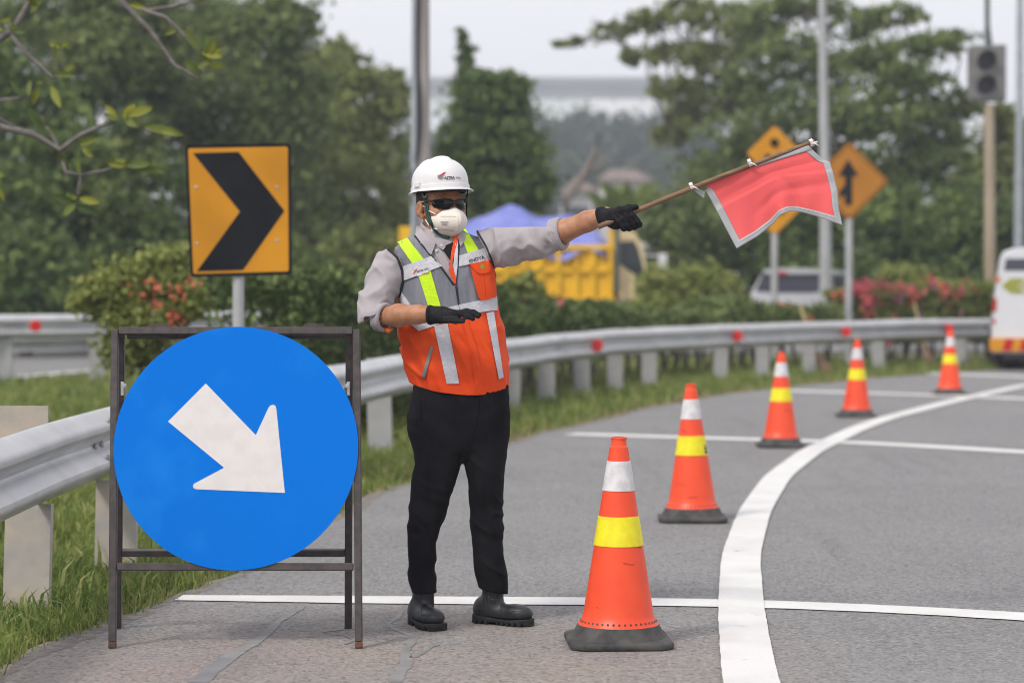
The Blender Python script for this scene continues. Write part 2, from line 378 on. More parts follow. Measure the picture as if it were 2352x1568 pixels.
# ================================================================== ground and road
S = 2500
o = mk('ground', [(-S, -S, -0.02), (S, -S, -0.02), (S, S, -0.02), (-S, S, -0.02)], [(0, 1, 2, 3)], SOIL); tag(o, 'flat earth verge under the grass', kind='structure')
EDGE = [(-1.9, 0), (-1.85, 4), (-1.78, 7), (-1.72, 8.13), (-1.617, 9.2), (-1.435, 9.89), (-1.3, 10.84), (-1.05, 13), (-0.894, 14.78), (-0.625, 16.07), (-0.04, 19.9), (1.47, 25.2), (2.7, 28.6), (4.85, 32.7), (7.07, 35.6), (12, 39.2), (22, 44.5), (45, 54)]
EDGE = np.array([(-1.9, -30)] + EDGE, float)
ey = np.concatenate([[-30], np.arange(0, 54, 0.16)]); ex = np.interp(ey, EDGE[:, 1], EDGE[:, 0])
exn = ex + 0.05 * vnoise(np.stack([ey, ey * 0, ey * 0], 1), 1.3, 3) + 0.035 * vnoise(np.stack([ey, ey * 0, ey * 0], 1), 5, 4)
def edge_x(y): return np.interp(y, ey, exn)
mb = MB(); a = [(x, y, 0) for x, y in zip(exn, ey)]; bq = [(60 + 0 * y, y, 0) for y in ey]; n = len(a)
mb.add(a + bq + [(x, y, -0.06) for x, y in zip(exn, ey)], [(i, i + n, i + 1 + n, i + 1) for i in range(n - 1)] + [(i, i + 1, i + 1 + 2 * n, i + 2 * n) for i in range(n - 1)])
road = mb.build('road', ASPH); tag(road, 'grey asphalt slip road with a wide shoulder', kind='structure')
FR = [(-60, 22), (-13, 26.5), (-6.7, 31.2), (-5.4, 36), (-2, 42), (3, 44), (14, 48), (60, 68), (60, 88), (-60, 80)]
o = mk('far_road', [(x, y, -0.008) for x, y in FR], [tuple(range(len(FR)))], ASPH); tag(o, 'grey carriageway beyond the hedge', kind='structure')
def strip(name, pts, w, z, parent, mat, rag=0.006, step=0.05, taper=False):
    pts = np.asarray(pts, float); seg = np.r_[0, np.cumsum(np.linalg.norm(np.diff(pts, axis=0), axis=1))]
    s = np.arange(0, seg[-1], step); k = np.ones(5) / 5
    q = np.stack([np.interp(s, seg, pts[:, 0]), np.interp(s, seg, pts[:, 1])], 1)
    if len(q) > 30:
        nn = 20; pad = np.concatenate([2 * q[:1] - q[nn:0:-1], q, 2 * q[-1:] - q[-2:-nn - 2:-1]]); kk = np.hanning(2 * nn + 1); kk /= kk.sum()
        q = np.stack([np.convolve(pad[:, i], kk, 'valid') for i in (0, 1)], 1)
    d = np.gradient(q, axis=0); d /= np.linalg.norm(d, axis=1)[:, None]; nn_ = np.stack([-d[:, 1], d[:, 0]], 1)
    W = np.interp(s, seg, np.broadcast_to(w, (len(pts),))) / 2; P3 = np.stack([s, s * 0 + z * 999, s * 0], 1)
    l = W + rag * (vnoise(P3, 9, 1) + 0.7 * vnoise(P3, 30, 2)); r = W + rag * (vnoise(P3, 9, 5) + 0.7 * vnoise(P3, 30, 6))
    A = q + nn_ * l[:, None]; B = q - nn_ * r[:, None]; V = np.concatenate([np.c_[A, np.full(len(A), z)], np.c_[B, np.full(len(B), z)]]); m = len(A)
    return mk(name, V, [(i + m, i + 1 + m, i + 1, i) for i in range(m - 1)], mat, parent)
ARC = [(0.62, -6), (0.64, 2), (0.70, 6), (0.783, 7.93), (0.925, 9.75), (1.10, 11.6), (1.385, 13.78), (1.78, 16.2), (2.31, 18.65), (3.05, 21.4), (3.56, 23.05), (4.75, 26.2), (6.42, 30.3), (9.5, 35.2), (14, 40), (24, 47)]
strip('edge_line', ARC, 0.185, 0.0085, road, PAINT, 0.0016)
strip('transverse_line', [(-1.385, 10.02), (-0.6, 9.95), (0.843, 9.885), (1.5, 9.7), (2.0, 9.47), (3.4, 8.7)], [0.16, 0.23, 0.23, 0.22, 0.22, 0.22], 0.0045, road, PAINT, 0.004)
strip('transverse_line', [(0.5, 20.75), (2.07, 20.0), (2.79, 19.7), (3.92, 18.6), (7, 15.5)], 0.3, 0.0045, road, PAINT)
strip('transverse_line', [(3.3, 28.9), (4.86, 27.8), (5.75, 26.9), (9, 23.5)], 0.36, 0.0045, road, PAINT)
strip('transverse_line', [(5.95, 34.4), (7.0, 33.1), (9, 30.6)], 0.4, 0.0045, road, PAINT)
strip('lane_line', [(-13, 27.2), (-7.2, 31.9), (-6.0, 36.5), (-2.6, 43), (3, 45)], 0.3, -0.002, bpy.data.objects['far_road'], PAINT)
SOILD = M('crumbled_edge', (0.14, 0.13, 0.12), (0.22, 0.2, 0.18), 22, 0.95, 0.6, bscale=60)
_ye = np.arange(6.5, 33, 0.4); strip('crumbled_edge', [(edge_x(y) + 0.045, y) for y in _ye], [0.07 + 0.04 * math.sin(y * 2.3) + 0.02 * math.sin(y * 5.1) for y in _ye], 0.001, road, SOILD, 0.018, 0.015)
# sealed cracks
def seam(px, w):
    pts = [gp(x, y)[:2] for x, y in px]; strip('tar_seam', pts, np.array(w) * .8, 0.002, road, TAR, 0.007, 0.015)
seam([(452, 1568), (500, 1528), (540, 1500), (590, 1475), (620, 1447), (640, 1425), (680, 1408), (700, 1390)], [0.10, 0.085, 0.075, 0.06, 0.05, 0.04, 0.03, 0.02])
seam([(905, 1568), (920, 1540), (945, 1518), (925, 1502), (940, 1480), (962, 1462), (935, 1452), (900, 1446), (878, 1436), (900, 1425), (935, 1412), (920, 1402)], [0.07, 0.06, 0.055, 0.05, 0.04, 0.035, 0.03, 0.03, 0.03, 0.025, 0.025, 0.02])
seam([(945, 1510), (985, 1490), (1010, 1478)], [0.05, 0.03, 0.012])
seam([(735, 1452), (780, 1446), (800, 1436)], [0.03, 0.035, 0.015])
seam([(735, 1452), (795, 1460), (812, 1470), (790, 1480)], [0.02, 0.018, 0.025, 0.012])

# ================================================================== grass
def rail_x(y): return np.interp(y, RAIL[:, 1], RAIL[:, 0])
RAIL = np.array([(-1.95, 2), (-1.93, 9.2), (-1.88, 11.6), (-1.60, 14.8), (-0.93, 18.75), (0.04, 24.8), (0.88, 28.0), (1.5, 29.8), (2.85, 32.4), (5.0, 35.4), (7.4, 38.0), (12, 41.6), (22, 47.2)])
def blades(n, x0f, x1f, y0, y1, hmin, hmax, w, seed, keep=None):
    r = np.random.default_rng(seed); y = r.uniform(y0, y1, n); x = x0f(y) + (x1f(y) - x0f(y)) * r.uniform(0, 1, n)
    if keep is not None: k = keep(x, y, r); x, y = x[k], y[k]; n = len(x)
    cl = vnoise(np.stack([x, y, 0 * x], 1), 1.6, 5) * 0.5 + 0.5
    hh = (hmin + (hmax - hmin) * r.uniform(0, 1, n) ** 1.7) * (0.55 + 0.8 * cl); an = r.uniform(0, 2 * math.pi, n); ln = r.uniform(0.15, 0.85, n) * hh
    la = r.uniform(0, 2 * math.pi, n); b = np.stack([x, y, np.full(n, -0.022)], 1); sd_ = np.stack([np.cos(an), np.sin(an), 0 * an], 1) * (w * r.uniform(0.6, 1.3, n))[:, None]
    lv = np.stack([np.cos(la), np.sin(la), 0 * la], 1) * ln[:, None]; up = np.array([0, 0, 1.0])
    m = b + lv * 0.28 + up * (hh * 0.6)[:, None]; tip = b + lv + up * (hh * (1 - 0.25 * (ln / hh)))[:, None]
    V = np.stack([b - sd_, b + sd_, m + sd_ * 0.75, m - sd_ * 0.75, tip], 1).reshape(-1, 3); i = np.arange(n)[:, None] * 5
    T = np.concatenate([i + [0, 1, 2], i + [0, 2, 3], i + [3, 2, 4]], 0); return V, T, r.uniform(0, 1, n) ** 2.2
def grass(name, label, specs, mat):
    Vs, Ts, vs_, k = [], [], [], 0
    for s in specs:
        V, T, v = blades(**s); Vs.append(V); Ts.append(T + k); vs_.append(np.tile(v, 3)); k += len(V)
    o = mk_np(name, np.concatenate(Vs), np.concatenate(Ts), mat, None, False, var=np.concatenate(vs_)); tag(o, label, 'grass', kind='stuff'); return o
ef = lambda k: (lambda y: edge_x(y) + k)
lf = lambda k: (lambda y: -0.2118 * y - k)
thin = lambda x, y, r: (edge_x(y) - x) > r.uniform(-0.05, 0.22, len(x)) ** 1.0 * 0.9 - 0.05
grass('verge_grass', 'green grass growing along the edge of the shoulder', [
    dict(n=1500, x0f=lf(0.35), x1f=ef(-0.02), y0=7.2, y1=13.0, hmin=0.05, hmax=0.2, w=0.009, seed=8, keep=thin),
    dict(n=34000, x0f=lf(0.9), x1f=ef(0.03), y0=7.2, y1=12.0, hmin=0.03, hmax=0.115, w=0.0034, seed=1, keep=thin),
    dict(n=34000, x0f=lf(1.3), x1f=ef(0.02), y0=12.0, y1=19.0, hmin=0.04, hmax=0.15, w=0.006, seed=2, keep=thin),
    dict(n=64000, x0f=lf(2.0), x1f=ef(0.02), y0=19.0, y1=40.0, hmin=0.04, hmax=0.18, w=0.012, seed=3,
         keep=lambda x, y, r: ((edge_x(y) - x) > r.uniform(0, 0.3, len(x))) & ~((y > np.interp(x, [-20, -13, -6.7, -5.4, -2, 3, 14], [24, 26.5, 31.2, 36, 42, 44, 48]))))], GRASS)
grass('dry_grass', 'straw coloured dead grass scattered along the asphalt edge', [
    dict(n=1400, x0f=ef(-0.32), x1f=ef(0.07), y0=7.6, y1=13, hmin=0.01, hmax=0.07, w=0.003, seed=5),
    dict(n=2600, x0f=ef(-0.4), x1f=ef(0.08), y0=13, y1=34, hmin=0.015, hmax=0.09, w=0.007, seed=6)], DRYG)

# ================================================================== guard rails
WP = np.array([(0.0, .156), (.012, .153), (.03, .14), (.068, .112), (.080, .100), (.083, .086), (.080, .070), (.066, .056), (.022, .020), (.008, .010), (.004, 0.0),
               (.008, -.010), (.022, -.020), (.066, -.056), (.080, -.070), (.083, -.086), (.080, -.100), (.068, -.112), (.03, -.14), (.012, -.153), (0.0, -.156)])
def smooth_path(pts, step=0.15, sm=14):
    pts = np.asarray(pts, float); seg = np.r_[0, np.cumsum(np.linalg.norm(np.diff(pts, axis=0), axis=1))]; s = np.arange(0, seg[-1], step)
    q = np.stack([np.interp(s, seg, pts[:, i]) for i in range(pts.shape[1])], 1); k = np.hanning(2 * sm + 1); k /= k.sum()
    pad = np.concatenate([2 * q[:1] - q[sm:0:-1], q, 2 * q[-1:] - q[-2:-sm - 2:-1]])
    return np.stack([np.convolve(pad[:, i], k, 'valid') for i in range(q.shape[1])], 1)
def wbeam(q, side, z, name, parent, off=0.0, mat=None):
    d = np.gradient(q[:, :2], axis=0); d /= np.linalg.norm(d, axis=1)[:, None]; nn = np.stack([d[:, 1], -d[:, 0]], 1) * side
    s = np.arange(len(q)); prof = np.concatenate([WP, (WP + np.array([-0.005, 0]))[::-1]])
    dent = 0.006 * vnoise(np.stack([q[:, 0], q[:, 1], q[:, 0] * 0], 1), 0.8, 9)
    G = np.zeros((len(q), len(prof), 3)); G[:, :, :2] = q[:, None, :2] + nn[:, None, :] * (prof[None, :, :1] + off + dent[:, None, None]); G[:, :, 2] = z + prof[None, :, 1] + 1.6 * dent[:, None]
    m = MB().grid(G, True); L_ = len(prof); m.f += [tuple(range(L_ - 1, -1, -1)), tuple((len(q) - 1) * L_ + j for j in range(L_))]
    return m.build(name, mat or ZINC, parent, autosmooth=0.6)
def nrm(q, i, side):
    d = q[min(i + 1, len(q) - 1), :2] - q[max(i - 1, 0), :2]; d = d / np.linalg.norm(d); return np.array([d[1], -d[0], 0]) * side, np.array([d[0], d[1], 0])
def post_mesh():
    w, dp, t = 0.185, 0.055, 0.007; m = MB()   # C section, web towards -y
    m.prism([(-w / 2, 0, -0.1), (w / 2, 0, -0.1), (w / 2, dp, -0.1), (w / 2 - t, dp, -0.1), (w / 2 - t, t, -0.1), (-w / 2 + t, t, -0.1), (-w / 2 + t, dp, -0.1), (-w / 2, dp, -0.1)], (0, 0, 0.82)); return m
GR = empty('guard_rail', (-1.97, 9.2, 0), 'galvanised double-wave guard rail curving along the road shoulder', 'guard rail')
q = smooth_path(RAIL); ylen = q[:, 1]
cuts = [int(np.argmin(abs(ylen - y))) for y in (2.2, 7.3, 11.05, 15.0, 18.9, 22.8, 26.6, 30.2, 33.2, 35.8, 38.0, 41, 46.5)]
for k, (a_, b_) in enumerate(zip(cuts[:-1], cuts[1:])):
    wbeam(q[a_:b_ + 2], 1, 0.575, 'rail_panel', GR, 0.004 * (k % 2))
pn = post_mesh().build('post', POSTN, GR); pn.data.transform(Matrix.Translation(Vector(ORG[GR.name])))
pm = post_mesh().build('post', POSTM, GR); pm.data.transform(Matrix.Translation(Vector(ORG[GR.name])))
PY_ = [9.72, 10.95, 13.0, 15.0, 16.7, 18.75, 20.6, 22.7, 24.8, 26.4, 28.0, 29.2, 30.3, 32.3, 33.3, 34.5, 36, 37.6, 39.5]
for k, y in enumerate(PY_):
    i = int(np.argmin(abs(ylen - y))); nv, tv = nrm(q, i, 1); p = np.array([q[i, 0], q[i, 1], 0]) - nv * (0.09 + (0.03 if k < 2 else 0))
    if k < 2: p = np.array([(-1.975, 9.74, -0.30), (-1.80, 10.88, -0.30)][k])
    c = pn if k == 0 else dup(pn, GR) if k == 1 else pm if k == 2 else dup(pm, GR)
    c.location = tuple(p - ORG[GR.name]); c.rotation_euler = (random.uniform(-.02, .02), random.uniform(-.03, .03) + (0.05 if k < 2 else 0), -0.5 * math.atan2(tv[0], tv[1]))
def bolt_mesh(): return MB().lathe([(0.0, 0.012), (0.014, 0.012), (0.017, 0.006), (0.018, 0)], n=10)
bm_ = bolt_mesh().build('bolt', POSTM, GR, smooth=True); bm_.data.transform(Matrix.Translation(Vector(ORG[GR.name]))); bm_.data.transform(Matrix.Rotation(math.pi / 2, 4, 'Y'))
first = True
for y in (10.86, 11.0, 18.8, 18.95, 26.5, 26.7):
    for z, o_ in ((0.575 + 0.115, 0.066), (0.575, 0.008), (0.575 - 0.055, 0.066)):
        i = int(np.argmin(abs(ylen - y))); nv, tv = nrm(q, i, 1); p = np.array([q[i, 0], y, z]) + nv * (o_ + 0.006)
        c = bm_ if first else dup(bm_, GR); first = False; c.location = tuple(p - ORG[GR.name]); c.rotation_euler = (0, 0, math.atan2(nv[1], nv[0]))
# the blockout plate behind the first posts
m = MB(); m.box((-2.16, 9.9, 0.625), (0.012, 1.9, 0.31), None); 
m2 = MB().prism([(-2.55, 10.3, 0.47), (-2.30, 10.3, 0.47), (-2.30, 10.3, 0.785), (-2.55, 10.3, 0.785)], (0, 0.02, 0)).build('backing_plate', SUNZINC, GR)
MB().prism([(-2.285, 10.3, 0.47), (-1.98, 10.3, 0.47), (-1.98, 10.3, 0.785), (-2.285, 10.3, 0.785)], (0, 0.02, 0)).build('backing_plate', SUNZINC, GR)
refl = MB().lathe([(0.0, 0.02), (0.062, 0.02), (0.07, 0.012), (0.07, 0)], n=20).build('reflector', REDR, GR, autosmooth=0.6)
refl.data.transform(Matrix.Translation(Vector(ORG[GR.name]))); refl.data.transform(Matrix.Rotation(math.pi / 2, 4, 'Y'))
first = True
for px, y, z in ((1355, 27.1, 0.57), (1677, 31.6, 0.575), (1936, 34.75, 0.58), (2170, 37, 0.58)):
    i = int(np.argmin(abs(topx(np.c_[q[:, :2], np.full(len(q), z)])[0] - px))); nv, tv = nrm(q, i, 1); p = np.array([q[i, 0], q[i, 1], z]) + nv * 0.085 + np.array([0, -0.04, 0])
    c = refl if first else dup(refl, GR); first = False; c.location = tuple(p - ORG[GR.name]); c.rotation_euler = (0, 0, math.atan2(nv[1], nv[0]) - 0.8)
    c.scale = (1.05, 1.05, 1.05)
# the rail across the verge on the left
G2 = empty('guard_rail', (-6.5, 30.4, 0), 'pale guard rail on the far side of the grass at the left edge', 'guard rail')
q2 = smooth_path([(-12, 28.6), (-6.6, 30.6), (-5.2, 31.6), (-3.6, 34), (-1, 37.5)])
wbeam(q2, 1, 0.735, 'rail_panel', G2, 0.02); wbeam(q2[:, :2] + np.array([-0.35, 0.6]), -1, 0.55, 'rail_panel', G2, 0.02)
for k, (px, Y) in enumerate(((2, 30.75), (228, 32.0))):
    p = at(px, 800, Y); c = post_mesh().build('post', POSTM, G2); c.data.transform(Matrix.Scale(1.35, 4, (1, 0, 0)) if False else Matrix.Identity(4)); c.data.transform(Matrix.Translation(Vector(ORG[G2.name])))
    c.location = (p[0] - ORG[G2.name][0], Y - ORG[G2.name][1], 0.08); c.scale = (1.45, 1.2, 0.98)
p = at(82, 748, 30.35); r2 = dup(refl, G2); r2.location = tuple(p - ORG[G2.name] + np.array([0, -0.02, 0])); r2.rotation_euler = (0, 0, -1.2)
# ================================================================== materials of the objects
ORANGE = M('cone_orange', (0.83, 0.078, 0.02), (0.74, 0.06, 0.018), 9, 0.42, 0.05, spec=0.45, bscale=40, lo=0.35, hi=0.75)
RUBBER = M('black_rubber', (0.032, 0.033, 0.034), (0.075, 0.072, 0.068), 14, 0.75, 0.2, bscale=60)
WHITEB = M('white_sheeting', (0.66, 0.65, 0.67), (0.53, 0.52, 0.53), 22, 0.5, 0.1, bscale=120)
YELLB = M('yellow_sheeting', (0.80, 0.74, 0.015), (0.74, 0.62, 0.012), 20, 0.45, 0.12, bscale=150)
DIRT = M('dark_scuff', (0.62, 0.06, 0.018), (0.42, 0.045, 0.018), 60, 0.7)
GALV = M('pole_galvanised', (0.36, 0.37, 0.38), (0.46, 0.47, 0.48), 6, 0.55, 0.08, metal=0.3, stretch=(1, 1, 0.3))
# ------------------------------------------------------------------ traffic cones
def cone(loc, label, rz=0.0):
    t = empty('traffic_cone', loc, label, 'traffic cone', 'orange cones along the curved white line'); c = np.array(loc)
    b = MB(); w = 0.188; ch = 0.045; out = [(-w + ch, -w), (w - ch, -w), (w, -w + ch), (w, w - ch), (w - ch, w), (-w + ch, w), (-w, w - ch), (-w, -w + ch)]
    b.prism([(x, y, 0.0) for x, y in out], (0, 0, 0.03)); b.v = [(c[0] + p[0], c[1] + p[1], c[2] + p[2]) for p in b.v]
    ba = b.build('base', RUBBER, t, bevel=0.012, seg=3, autosmooth=0.7)
    MB().lathe([(0.178, 0.028), (0.165, 0.042), (0.152, 0.066), (0.149, 0.075), (0.10, 0.075)], c, 40).build('base_collar', RUBBER, t, autosmooth=0.7)
    prof = [(0.148, 0.074), (0.141, 0.084), (0.133, 0.098), (0.128, 0.112)]; r0, z0, r1, z1 = 0.128, 0.112, 0.034, 0.712
    prof += [(r0 + (r1 - r0) * k, z0 + (z1 - z0) * k) for k in np.linspace(0.05, 1, 14)]
    prof += [(0.0335, 0.718), (0.029, 0.722), (0.0275, 0.728), (0.0275, 0.745), (0.0295, 0.747), (0.0295, 0.752), (0.022, 0.753), (0.02, 0.70)]
    MB().lathe(prof, c, 48, close=False).build('body', ORANGE, t, autosmooth=0.5)
    rr = lambda z: r0 + (r1 - r0) * (z - z0) / (z1 - z0) + 0.0022
    for nm, za, zb, mm in (('white_band', 0.560, 0.667, WHITEB), ('yellow_band', 0.362, 0.468, YELLB)):
        MB().lathe([(rr(za) - 0.002, za), (rr(za), za + 0.001), (rr((za + zb) / 2), (za + zb) / 2), (rr(zb), zb - 0.001), (rr(zb) - 0.002, zb)], c, 48, close=False).build(nm, mm, t, autosmooth=0.8)
    d = MB()
    for k in range(42):
        a = k / 42 * 2 * math.pi; p = np.array([math.cos(a), math.sin(a), 0]); tv = np.array([-p[1], p[0], 0]); up = np.array([-p[0] * 0.45, -p[1] * 0.45, 0.9])
        ce = c + p * 0.1398 + np.array([0, 0, 0.089]); an = np.linspace(0, 2 * math.pi, 8, endpoint=False)
        ring = [ce + 0.0048 * (math.cos(x) * tv + math.sin(x) * up) for x in an]; d.add(ring, [tuple(range(8))])
    tag(d.build('dot_ring', RUBBER, t), kind='stuff')
    for k in range(4):
        a = RNG.uniform(-2.6, -0.5); z = RNG.choice([0.475, 0.49, 0.36, 0.2, 0.14, 0.3]) + RNG.uniform(-.01, .01); w = RNG.uniform(.006, .03); hgt = RNG.uniform(.003, .012); rr2 = lambda z: r0 + (r1 - r0) * (z - z0) / (z1 - z0) + 0.0012
        an = np.linspace(a - w / rr2(z), a + w / rr2(z), 6); MB().grid([[(c[0] + rr2(zz) * math.cos(x), c[1] + rr2(zz) * math.sin(x), zz + .004 * math.sin(7 * x)) for x in an] for zz in (z, z + hgt)]).build('scuff', DIRT, t)
    t.rotation_euler = (RNG.uniform(-.012, .012), RNG.uniform(-.012, .012), RNG.uniform(-.06, .06)); return t
for (px, py, lab) in ((1420, 1478, 'nearest and largest orange cone with white and yellow bands, beside the worker'), (1590, 1195, 'second orange cone in the row, with dark print on its yellow band'),
                      (1793, 1026, 'middle orange cone of the row of five'), (1967, 957, 'fourth orange cone in the row, left of the smallest'), (2181, 906, 'farthest and smallest orange cone, before the white van')):
    g = gp(px, py); tc_ = cone((g[0], g[1], 0.0), lab)
    if py == 1195:
        m = MB()
        for a0, a1, za, zb in ((-0.78, -0.42, 0.372, 0.388), (-0.78, -0.42, 0.392, 0.408), (-0.76, -0.44, 0.413, 0.418)):
            an = np.linspace(a0, a1, 8) + 0.12
            rr = lambda z: 0.128 + (0.034 - 0.128) * (z - 0.112) / 0.6 + 0.0034
            m.grid([[(g[0] + rr(z) * math.cos(x), g[1] + rr(z) * math.sin(x), z) for x in an] for z in (za, zb)])
        m.build('print', RUBBER, tc_)
# ------------------------------------------------------------------ round blue sign on its A-frame
FRAMEM = M('painted_steel', (0.055, 0.05, 0.05), (0.085, 0.07, 0.068), 30, 0.45, 0.1, metal=0.3)
FRUST = M('rusty_steel', (0.16, 0.06, 0.03), (0.08, 0.05, 0.04), 60, 0.8, 0.3)
BLUE = M('blue_sheeting', (0.0, 0.15, 0.62), (0.006, 0.185, 0.66), 5, 0.5, 0.03, spec=0.06, bscale=250, lo=0.55, hi=0.75)
ARROWM = M('white_arrow_sheeting', (0.655, 0.635, 0.625), (0.62, 0.59, 0.58), 18, 0.5, 0.06, bscale=250)
STEEL = M('bright_steel', (0.6, 0.6, 0.6), (0.5, 0.5, 0.5), 40, 0.35, metal=0.9)
YF = 8.66
lean = lambda z: YF + 0.215 * z / 1.155            # the front frame leans back
def fpt(px, py):
    r = ray(px, py); t = (YF + 0.215 / 1.155 * H) / (r[1] - 0.215 / 1.155 * r[2]); return np.array([0, 0, H]) + r * t
sb = np.array([fpt(543, 1490)[0], YF + 0.2, 0]); SG = empty('road_sign', sb, 'round blue keep-right sign with white arrow on black A-frame', 'road sign')
nfront = np.array([0, -1.0, 0.186]); nfront /= np.linalg.norm(nfront); upf = np.array([0, 0.186, 1.0]) / math.hypot(1, 0.186)
Rf = np.stack([np.array([1, 0, 0]), -nfront, upf], 1)
T = 0.027
def bar(name, a, b, mat=FRAMEM, t=T, R=Rf):
    a, b = np.array(a), np.array(b); d = b - a; L_ = np.linalg.norm(d); d /= L_; u = R[:, 1]; s_ = np.cross(d, u); s_ /= np.linalg.norm(s_); u = np.cross(s_, d)
    return MB().box((a + b) / 2, (t, t, L_), np.stack([s_, u, d], 1)).build(name, mat, SG, bevel=0.003, seg=1)
zt = 1.15
def fz(px, z): return fpt(px, topx(np.array([[0, lean(z), z]]))[1][0])
PL0, PL1 = fpt(258, 1490), fpt(264, 762); PR0, PR1 = fpt(824, 1490), fpt(819, 762)
PL0[2] = max(PL0[2], 0); PR0[2] = max(PR0[2], 0)
bar('leg', PL0 + upf * 0.022, PL1 + upf * 0.008); bar('leg', PR0 + upf * 0.022, PR1 + upf * 0.008)
for p in (PL0, PR0): bar('foot_tip', p, p + upf * 0.022, FRUST, T * 1.01)
bar('top_bar', fpt(273, 760), fpt(810, 760)); bar('cross_bar', fpt(269, 1301), fpt(812, 1301))
ap = PL1[1] + 0.032
def bpt(px, z):
    y = YF + 0.50 + (ap - YF - 0.50) * z / 1.155; r = ray(px, 900); return np.array([r[0] * y / r[1], y, z])
RB = np.stack([np.array([1, 0, 0]), np.array([0, 1.0, 0.2]) / math.hypot(1, 0.2), np.array([0, -0.2, 1]) / math.hypot(1, 0.2)], 1)
bar('back_leg', bpt(799, 0.0), bpt(803, 1.135), R=RB); bar('back_leg', bpt(268, 0.0), bpt(279, 1.135), R=RB); bar('back_cross_bar', bpt(279, 0.295), bpt(792, 0.295), R=RB); bar('back_top_bar', bpt(293, 1.12), bpt(790, 1.12), R=RB)
for px in (362, 720):
    p = fpt(px, 749); MB().box(p + np.array([0, 0.018, 0.0]), (0.075, 0.05, 0.005)).box(p + np.array([0, 0.018, 0.004]), (0.068, 0.012, 0.008)).build('hinge', FRAMEM, SG, bevel=0.001, seg=1)
dc = fpt(543, 1029) + nfront * (T / 2 + 0.004); R0 = 0.4445; an = np.linspace(0, 2 * math.pi, 96, endpoint=False)
disc = MB().prism([dc + R0 * (math.cos(x) * np.array([1, 0, 0]) + math.sin(x) * upf) + nfront * 0.002 for x in an], -nfront * 0.003).build('disc', BLUE, SG)
AR = [(843, 341), (1048, 552), (1100, 440), (1108, 431), (1120, 428), (1128, 432), (1132, 444), (1167, 789), (803, 774), (793, 769), (790, 760), (795, 751), (918, 686), (688, 497)]
def on_disc(px, py, off):
    r = ray(px, py); c0 = dc + nfront * off; t = ((c0 - np.array([0, 0, H])) @ nfront) / (r @ nfront); return np.array([0, 0, H]) + r * t
MB().prism([on_disc(x * 0.5607, 689 + 0.5607 * y, 0.0034) for x, y in AR], -nfront * 0.0012).build('arrow', ARROWM, disc)
for px, s_ in ((281, 1), (800, -1)):
    p = fpt(px, 892); b = MB().box(p, (0.012, 0.008, 0.05)); b.tube([p + np.array([s_ * 0.004, -0.012, 0.01]), p + np.array([s_ * 0.004, 0.02, 0.01])], 0.009, 8); b.tube([p + np.array([s_ * 0.012, -0.005, 0.008]), p + np.array([s_ * 0.016, 0.0, -0.03])], 0.003, 6)
    b.build('bolt_clamp', STEEL, SG, bevel=0.001, seg=1)
# ------------------------------------------------------------------ chevron sign
AMBER = M('amber_sheeting', (0.62, 0.27, 0.008), (0.56, 0.235, 0.006), 3, 0.5, spec=0.35)
AMBER2 = M('orange_sheeting', (0.43, 0.17, 0.012), (0.38, 0.15, 0.01), 3, 0.6)
SIGNB = M('black_sheeting', (0.006, 0.008, 0.012), (0.014, 0.016, 0.02), 3, 0.5, spec=0.15)
YC = 15.0
def plate(name, px, Y, mat, parent, th=0.003, dy=0.0):
    return MB().prism([at(x, y, Y + dy) for x, y in px], (0, th, 0)).build(name, mat, parent)
pc = at(543, 640, YC); CH = empty('road_sign', (pc[0], YC + 0.05, 0), 'amber chevron sign with a black arrowhead pointing right', 'road sign')
def rrect(p, r=0.05, n=5):
    p = np.asarray(p, float); out = []
    for i in range(len(p)):
        a, b, c = p[i - 1], p[i], p[(i + 1) % len(p)]; u = (a - b) / np.linalg.norm(a - b); v = (c - b) / np.linalg.norm(c - b); 
        for t in np.linspace(0, 1, n): out.append((1 - t) ** 2 * (b + u * r) + 2 * t * (1 - t) * b + t * t * (b + v * r))
    return out
outer = [(425, 333), (668, 329), (670, 631), (437, 637)]; inner = [(432, 341), (661, 337), (663, 623), (444, 629)]
pl = plate('plate', rrect(outer, 10), YC, SIGNB, CH, 0.004)
plate('amber_field', rrect(inner, 5), YC, AMBER, CH, 0.002, -0.003)
plate('chevron', [(443, 352), (548, 349), (653, 484), (558, 620), (452, 623), (551, 486)], YC, SIGNB, CH, 0.002, -0.006)
for x, y in ((450, 430), (636, 430), (452, 559), (636, 552)):
    p = at(x, y, YC - 0.004); MB().lathe([(0, 0.006), (0.008, 0.004), (0.01, 0)], (0, 0, 0), 8).build('rivet', GALV, CH).data.transform(Matrix.Translation(Vector(p - ORG[CH.name])) @ Matrix.Rotation(math.pi / 2, 4, 'X') @ Matrix.Translation(Vector(ORG[CH.name])))
MB().tube([(pc[0], YC + 0.05, 0), (pc[0] + 0.004, YC + 0.05, 1.0), (at(547, 420, YC)[0], YC + 0.05, at(547, 420, YC)[2])], 0.036, 16).build('post', GALV, CH, autosmooth=0.8)
for py in (420, 560): MB().box(at(547, py, YC + 0.03), (0.34, 0.03, 0.03)).build('bracket', GALV, CH)
